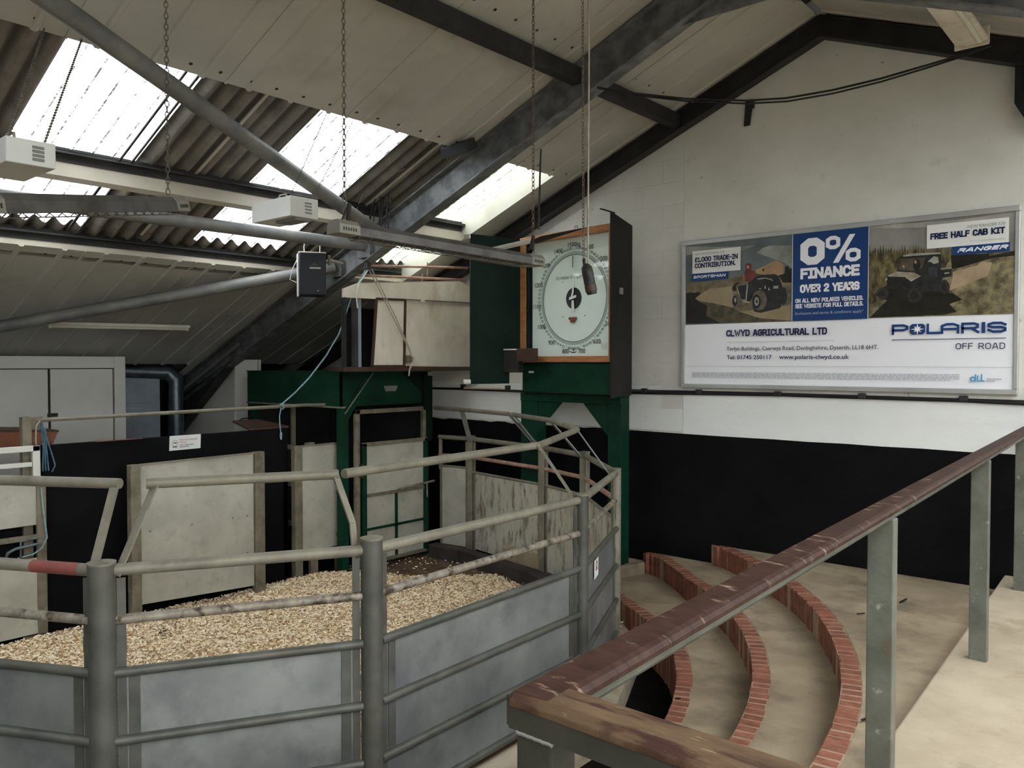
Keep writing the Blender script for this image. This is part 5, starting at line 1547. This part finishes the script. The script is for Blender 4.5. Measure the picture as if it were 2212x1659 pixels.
tag(MB().tube([(-6.40, 5.22, 3.14), (-6.38, 5.08, 2.98), (-6.38, 5.05, 2.85), (-6.40, 5.08, 2.74)], 0.007, 6).build('cord', 'rope_white'), 'short frayed white cord hanging in front of the dark cabin opening', 'rope')

# ------------------------------------------------------------------ litter on the tiers
rng = random.Random(9)
for i, (x, y, z, l) in enumerate(((-1.62, 6.1, 0.515, 0.10), (-1.20, 3.95, 0.52, 0.07), (-1.75, 5.6, 0.515, 0.05), (-2.95, 6.1, 0.34, 0.06), (-2.2, 3.95, 0.34, 0.03))):
    a = rng.uniform(0, 3)
    m = MB().bar((x - l / 2 * math.cos(a), y - l / 2 * math.sin(a), z + 0.004), (x + l / 2 * math.cos(a), y + l / 2 * math.sin(a), z + 0.012), 0.012, 0.005)
    tag(m.build('debris', 'cable_black'), ('dark twig-like scrap on the top tier near the wall', 'thin dark splinter lying on the top brick edging', 'tiny dark scrap in the middle of the top tier', 'dark scrap on the middle tier near the wall', 'tiny dark scrap on the middle tier close to the lower brick edge')[i], 'litter')

ART = [
 ('cloud', [(740,1208),(804,1251),(868,1260),(1070,1243),(1072,1041),(982,1108),(938,1125),(869,1153),(805,1180)]),
 ('cloud', [(45,1330),(491,1284),(588,1280),(730,1275),(655,1256),(603,1238),(293,1261),(46,1246)]),
 ('straw', [(47,981),(244,983),(494,996),(661,1032),(755,1060),(915,1127),(983,1082),(988,991),(1068,925),(1071,589),(50,603)]),
 ('hay', [(732,1058),(806,1083),(915,1127),(951,1115),(987,1082),(988,991),(806,1012),(741,1026)]),
 ('dust', [(101,837),(296,919),(514,925),(525,734),(397,762),(210,808)]),
 ('dust', [(544,692),(1070,731),(1071,597),(782,629)]),
 ('darkp', [(943,994),(997,1008),(1001,1064),(1023,1073),(1041,1043),(1067,1050),(1068,925),(984,930)]),
 ('olive', [(169,805),(327,784),(520,734),(593,690),(782,629),(1071,595),(1071,589),(196,603)]),
 ('darkp', [(48,887),(90,896),(132,887),(168,894),(209,883),(142,835),(194,800),(266,764),(257,671),(398,599),(50,603)]),
 ('darkp', [(509,911),(538,950),(581,961),(581,947),(552,931),(557,886),(519,883)]),
 ('body', [(653,943),(751,1008),(907,1010),(943,990),(962,941),(980,892),(972,740),(959,710),(782,676),(725,689),(711,721),(701,806),(682,780),(601,802),(557,917),(586,929),(639,930)]),
 ('tire', [(1067,817),(1064,785),(1054,759),(1039,741),(1021,735),(1003,743),(988,762),(978,790),(974,822),(977,855),(987,882),(1002,899),(1020,904),(1038,897),(1053,878),(1063,850)]),
 ('body', [(1021,811),(1019,781),(1012,757),(1002,740),(990,735),(978,741),(968,759),(961,784),(958,815),(960,844),(967,869),(977,886),(989,891),(1001,884),(1011,867),(1018,841)]),
 ('rider', [(628,1034),(642,1069),(685,1070),(732,1036),(737,1000),(686,959),(634,962)]),
 ('rider', [(701,1091),(697,1076),(685,1065),(668,1062),(652,1068),(639,1080),(635,1096),(639,1112),(651,1122),(668,1125),(684,1119),(697,1107)]),
 ('skin', [(674,1089),(672,1080),(665,1075),(657,1076),(650,1082),(648,1091),(650,1100),(657,1105),(665,1104),(672,1098)]),
 ('darkp', [(797,1057),(815,1069),(811,1039),(797,1044)]),
 ('metal', [(552,918),(564,915),(601,804),(640,802),(653,943),(665,938),(652,788),(594,794)]),
 ('body', [(567,903),(639,926),(637,809),(606,811)]),
 ('metal', [(751,981),(825,985),(880,968),(898,945),(871,960),(825,976),(756,970)]),
 ('tire', [(841,783),(836,750),(821,722),(799,704),(772,698),(745,706),(722,726),(707,756),(701,790),(706,824),(721,852),(744,870),(771,876),(797,867),(820,847),(835,817)]),
 ('tiredk', [(785,777),(783,754),(774,734),(761,721),(746,717),(731,722),(718,737),(709,757),(706,781),(709,805),(717,825),(730,838),(745,842),(760,836),(773,822),(782,801)]),
 ('metal', [(768,778),(765,758),(757,743),(746,738),(735,744),(726,760),(723,780),(726,801),(734,815),(745,820),(757,814),(765,799)]),
 ('tiredk', [(757,777),(755,766),(748,762),(742,767),(739,777),(741,788),(748,792),(755,787)]),
 ('tire', [(604,789),(601,764),(591,743),(576,730),(559,725),(541,731),(526,746),(516,768),(512,793),(515,818),(525,839),(540,852),(558,856),(575,850),(590,835),(600,814)]),
 ('tiredk', [(565,793),(564,776),(559,761),(551,752),(542,749),(532,753),(524,763),(519,778),(517,795),(519,812),(524,827),(532,836),(541,839),(550,835),(558,825),(563,810)]),
 ('metal', [(554,800),(551,784),(544,778),(536,785),(533,801),(536,817),(543,823),(551,816)]),
 ('metal', [(616,788),(687,780),(687,767),(616,777)]),
 ('paper', [(821,923),(830,888),(821,888)]),
 ('paper', [(851,899),(867,872),(857,871)]),
 ('paper', [(770,891),(780,895),(782,882)]),
 ('metal', [(899,905),(944,907),(944,881),(901,881)]),
 ('cloudr', [(1694,1325),(1883,1338),(2290,1314),(2704,1324),(2714,1292),(2387,1287),(2122,1284),(1884,1299)]),
 ('corn', [(1699,699),(1693,1176),(1702,1181),(1712,1113),(1723,1157),(1733,1128),(1743,1167),(1754,1097),(1764,1158),(1775,1106),(1784,1186),(1795,1105),(1805,1188),(1816,1092),(1826,1152),(1836,1114),(1846,1145),(1856,1113),(1866,1169),(1877,1094),(1887,1147),(1897,1099),(1907,1139),(1917,1099),(1927,1149),(1937,1092),(1947,1164),(1957,1105),(1966,1162),(1977,1080),(1986,1134),(1996,1096),(2006,1169),(2016,1084),(2025,1163),(2035,1100),(2045,1163),(2055,1093),(2064,1162),(2075,1073),(2084,1143),(2094,1084),(2104,1133),(2113,1074),(2123,1128),(2132,1083),(2142,1125),(2152,1063),(2161,1145),(2171,1063),(2180,1127),(2189,1088),(2199,1148),(2208,1086),(2218,1115),(2227,1081),(2237,1129),(2246,1063),(2255,1115),(2265,1058),(2274,1123),(2283,1069),(2293,1107),(2302,1053),(2308,1070),(2316,833)]),
 ('grass', [(2298,1050),(2531,1051),(2711,1045),(2712,590),(1702,601),(1699,705),(2198,840)]),
 ('darkp', [(2293,1050),(2545,1044),(2559,1006),(2467,982),(2319,945),(2300,952)]),
 ('dustr', [(2287,786),(2393,822),(2543,881),(2569,974),(2504,990),(2467,961),(2391,945),(2310,925),(2305,876)]),
 ('darkp', [(2545,1023),(2710,1050),(2711,1014),(2550,1007)]),
 ('darkp', [(1708,601),(1837,732),(1744,783),(1814,842),(1862,861),(2312,763),(2375,711),(2288,683),(2338,621),(2250,603)]),
 ('body', [(1830,920),(1909,954),(1929,1059),(1955,1073),(2225,1067),(2233,963),(2300,952),(2300,893),(2237,886),(2228,784),(2098,786),(2015,807),(1836,829)]),
 ('metal', [(1950,1080),(2012,1091),(2219,1081),(2224,1069),(2130,1070),(1958,1070)]),
 ('glass', [(1939,1058),(2120,1051),(2095,973),(2039,950),(1919,970)]),
 ('tiredk', [(2080,997),(2077,972),(2067,954),(2055,949),(2042,956),(2032,975),(2028,1001),(2032,1025),(2041,1043),(2054,1048),(2066,1041),(2076,1022)]),
 ('skin', [(2054,1021),(2052,1011),(2045,1007),(2039,1012),(2036,1022),(2038,1032),(2045,1036),(2052,1031)]),
 ('skin', [(1966,992),(1964,982),(1959,979),(1953,983),(1951,993),(1953,1002),(1958,1006),(1964,1001)]),
 ('metal', [(2130,1015),(2175,1055),(2205,1047),(2210,1003),(2176,995),(2155,1013)]),
 ('rider2', [(2136,970),(2196,971),(2202,894),(2147,887)]),
 ('hood', [(1840,931),(1909,957),(2039,939),(2086,908),(2015,871),(1972,910),(1851,921)]),
 ('tiredk', [(1835,920),(2004,880),(2020,812),(1841,840)]),
 ('hood', [(1819,898),(1840,916),(1838,894),(1825,886)]),
 ('hood', [(1973,905),(2024,904),(2014,874)]),
 ('hood', [(2226,961),(2299,960),(2300,950),(2226,947)]),
 ('tire2', [(2095,758),(2092,736),(2080,718),(2063,706),(2042,703),(2022,708),(2004,722),(1992,741),(1987,764),(1991,786),(2003,805),(2020,816),(2041,819),(2062,814),(2079,800),(2091,781)]),
 ('tiredk', [(2067,758),(2062,739),(2047,728),(2029,729),(2014,742),(2008,761),(2013,779),(2028,790),(2046,789),(2061,777)]),
 ('tire2', [(2287,813),(2285,792),(2278,775),(2268,764),(2255,760),(2243,765),(2233,778),(2225,796),(2223,817),(2225,837),(2232,855),(2242,866),(2254,869),(2266,864),(2277,852),(2284,834)]),
 ('tiredk', [(2268,812),(2265,794),(2257,784),(2246,785),(2237,796),(2233,814),(2236,831),(2245,842),(2256,841),(2265,829)]),
 ('tire2', [(1852,788),(1849,771),(1839,757),(1823,748),(1805,745),(1786,750),(1770,761),(1759,776),(1755,794),(1759,811),(1769,825),(1785,834),(1804,837),(1822,832),(1838,821),(1849,806)]),
 ('tiredk', [(1826,788),(1822,773),(1808,765),(1792,766),(1778,775),(1773,790),(1778,805),(1791,813),(1808,812),(1821,802)]),
 ('hood', [(2251,923),(2285,926),(2285,916),(2251,912)]),
]

# ------------------------------------------------------------------ advertising poster on the gable wall
t = thing('poster_board', 'large framed vehicle advertising poster on the white gable wall', 'poster', (-2.44, 6.88, 1.965))
PX, PZ, PY = -3.81, 1.965, 6.872
EX, EZ = V((1, 0, 0)), V((0, 0, 1))
def pp(u, v, k=0): return V((PX + u / 1000.0, PY - 0.0004 * k, PZ + v / 1000.0))
for (u0, u1, v0, v1) in ((0, 2745, 1335, 1378), (0, 2745, 0, 40), (0, 42, 40, 1335), (2712, 2745, 40, 1335)):
    m = MB().box(PX + u0 / 1000, PX + u1 / 1000, 6.858, 6.897, PZ + v0 / 1000, PZ + v1 / 1000)
    m.build('frame_bar', 'alu_frame', t, bev=0.006)
MB().box(PX + 0.03, PX + 2.725, PY, 6.897, PZ + 0.03, PZ + 1.345).build('panel', 'poster_white', t)
pr = MB()
def rect(u0, u1, v0, v1, mn, k): pr.quad(pp(u0, v0, k), pp(u1, v0, k), pp(u1, v1, k), pp(u0, v1, k), mn)
rect(42, 1074, 591, 1336, 'sky_print', 1)
split = False
def clipp(p):
    return (min(max(p[0], 42), 1073) if p[0] < 1300 else min(max(p[0], 1691), 2713), min(max(p[1], 592), 1335))
for i, (mn, pts) in enumerate(ART):
    if mn == 'cloudr' and not split:
        split = True
        pr.build('printed_photo', None, t)
        pr = MB()
        rect(1690, 2713, 594, 1336, 'sky_print_r', 1)
    pr.poly([pp(*clipp(q), 2 + i * 0.4) for q in pts][::-1], mn)
pr.build('printed_photo', None, t)
pr = MB()
rect(1072, 1692, 592, 1336, 'poster_blue', 30)
pr.build('blue_panel', None, t)
for (u0, u1, v0, v1, mn, k, nm) in ((117, 596, 1066, 1275, 'paper', 30, 'white_box'), (2125, 2674, 1115, 1296, 'paper', 30, 'white_box'), (1066, 1072, 592, 1336, 'paper', 30, 'white_line'),
                                  (1692, 1697, 592, 1336, 'paper', 30, 'white_line'), (109, 473, 997, 1066, 'poster_blue', 31, 'blue_tag'), (2304, 2681, 1050, 1115, 'poster_blue', 31, 'blue_tag')):
    pr = MB()
    rect(u0, u1, v0, v1, mn, k)
    pr.build(nm, None, t)
m = MB()
def S(tx, u, v, h, w, fit, mn, slant=0.0, gap=0.3):
    strokes(m, tx, pp(u, v, 33), EX, EZ, h / 1000, w / 1000, fit / 1000 if fit else None, mn, gap, slant)
def T(tx, u, v, h, fit, mn, bold=0.0):
    text(m, tx, pp(u, v, 34), EX, EZ, h / 1000, mn, fit / 1000 if fit else None, bold=bold)
S('0', 1138, 1063, 225, 66, 205, 'poster_white')
S('0', 1352, 1178, 110, 32, 118, 'poster_white')
S('0', 1515, 1064, 110, 32, 118, 'poster_white')
m.quad(pp(1412, 1064, 34), pp(1458, 1064, 34), pp(1590, 1288, 34), pp(1544, 1288, 34), 'poster_white')
S('FINANCE', 1140, 946, 92, 23, 488, 'poster_white')
S('OVER 2 YEARS', 1137, 830, 70, 17, 492, 'poster_white')
S('ON ALL NEW POLARIS VEHICLES.', 1098, 746, 36, 7, 562, 'poster_white')
S('SEE WEBSITE FOR FULL DETAILS.', 1098, 700, 36, 7, 562, 'poster_white')
T('Exclusions and terms & conditions apply*', 1098, 645, 24, 562, 'poster_faint')
S('\u00a31,000 TRADE-IN', 142, 1170, 46, 10, 428, 'poster_navy')
S('CONTRIBUTION.', 142, 1114, 46, 10, 408, 'poster_navy')
T('NEW SPORTSMAN 570', 141, 1234, 20, 298, 'poster_grey')
S('SPORTSMAN', 128, 1020, 26, 6, 322, 'poster_white', slant=0.3)
S('FREE HALF CAB KIT', 2150, 1182, 48, 11, 500, 'poster_navy')
T('NEW RANGER 570', 2405, 1243, 24, 245, 'poster_grey')
T('Terms and conditions apply', 2420, 1140, 12, 230, 'poster_faint')
S('RANGER', 2339, 1068, 31, 9, 322, 'poster_white', slant=0.7)
S('CLWYD AGRICULTURAL LTD', 463, 472, 60, 13, 908, 'poster_navy')
m.quad(pp(468, 420, 33), pp(1430, 420, 33), pp(1430, 423, 33), pp(468, 423, 33), 'poster_faint')
T('Terfyn Buildings, Caerwys Road, Denbighshire, Dyserth, LL18 6HT.', 468, 346, 33, 1310, 'poster_ink', 0.004)
T('Tel: 01745 250117', 469, 267, 36, 423, 'poster_navy', 0.012)
T('www.polaris-clwyd.co.uk', 959, 268, 36, 591, 'poster_navy', 0.012)
m.quad(pp(1879, 414, 33), pp(2666, 414, 33), pp(2666, 419, 33), pp(1879, 419, 33), 'poster_navy')
S('OFF ROAD', 2336, 337, 46, 6, 326, 'poster_navy')
m.quad(pp(50, 201, 33), pp(2715, 201, 33), pp(2715, 204, 33), pp(50, 204, 33), 'poster_faint')
rng = random.Random(8)
for row in range(5):
    u = 124
    v = 143 - row * 11
    end = 2364 if row < 4 else 2300
    while u < end:
        w = rng.randint(14, 60)
        m.quad(pp(u, v, 33), pp(min(u + w, end), v, 33), pp(min(u + w, end), v + 5, 33), pp(u, v + 5, 33), 'poster_faint')
        u += w + 8
m.build('lettering', None, t)
m = MB()
def LG(c, u, w, wt=18):
    strokes(m, c, pp(u, 456, 35), EX, EZ, 0.082, wt / 1000.0, w / 1000.0, 'poster_blue')
for c, u, w in (('P', 1879, 122), ('L', 2132, 100), ('a', 2232, 128), ('R', 2372, 122), ('I', 2500, 24), ('S', 2545, 124)):
    if c == 'I':
        m.quad(pp(2508, 456, 36), pp(2532, 456, 36), pp(2532, 538, 36), pp(2508, 538, 36), 'poster_blue')
    else: LG(c, u, w)
m.poly([pp(2012 + a, 456 + b, 36) for a, b in ((0, 16), (16, 0), (94, 0), (110, 16), (110, 66), (94, 82), (16, 82), (0, 66))], 'poster_blue')
star = []
for k in range(16):
    a = 2 * math.pi * k / 16
    r_ = (46 if k % 4 == 0 else 34) if k % 2 == 0 else 15
    star.append(pp(2067 + r_ * math.cos(a) * 1.1, 497 + r_ * math.sin(a), 38))
m.poly(star, 'poster_white')
S2 = MB()
m.build('logo', None, t)
m = MB()
strokes(m, 'L', pp(2482, 95, 35), EX, EZ, 0.046, 0.009, 0.024, 'poster_pale_blue')
strokes(m, 'L', pp(2508, 95, 35), EX, EZ, 0.056, 0.009, 0.024, 'poster_pale_blue')
m.disc(pp(2455, 112, 35), EX, EZ, 0.011, 0.020, 'poster_pale_blue', 20)
m.quad(pp(2467, 94, 36), pp(2476, 94, 36), pp(2476, 150, 36), pp(2467, 150, 36), 'poster_pale_blue')
m.quad(pp(2545, 112, 35), pp(2640, 112, 35), pp(2640, 119, 35), pp(2545, 119, 35), 'poster_faint')
m.quad(pp(2545, 98, 35), pp(2600, 98, 35), pp(2600, 105, 35), pp(2545, 105, 35), 'poster_faint')
m.build('finance_logo', None, t)
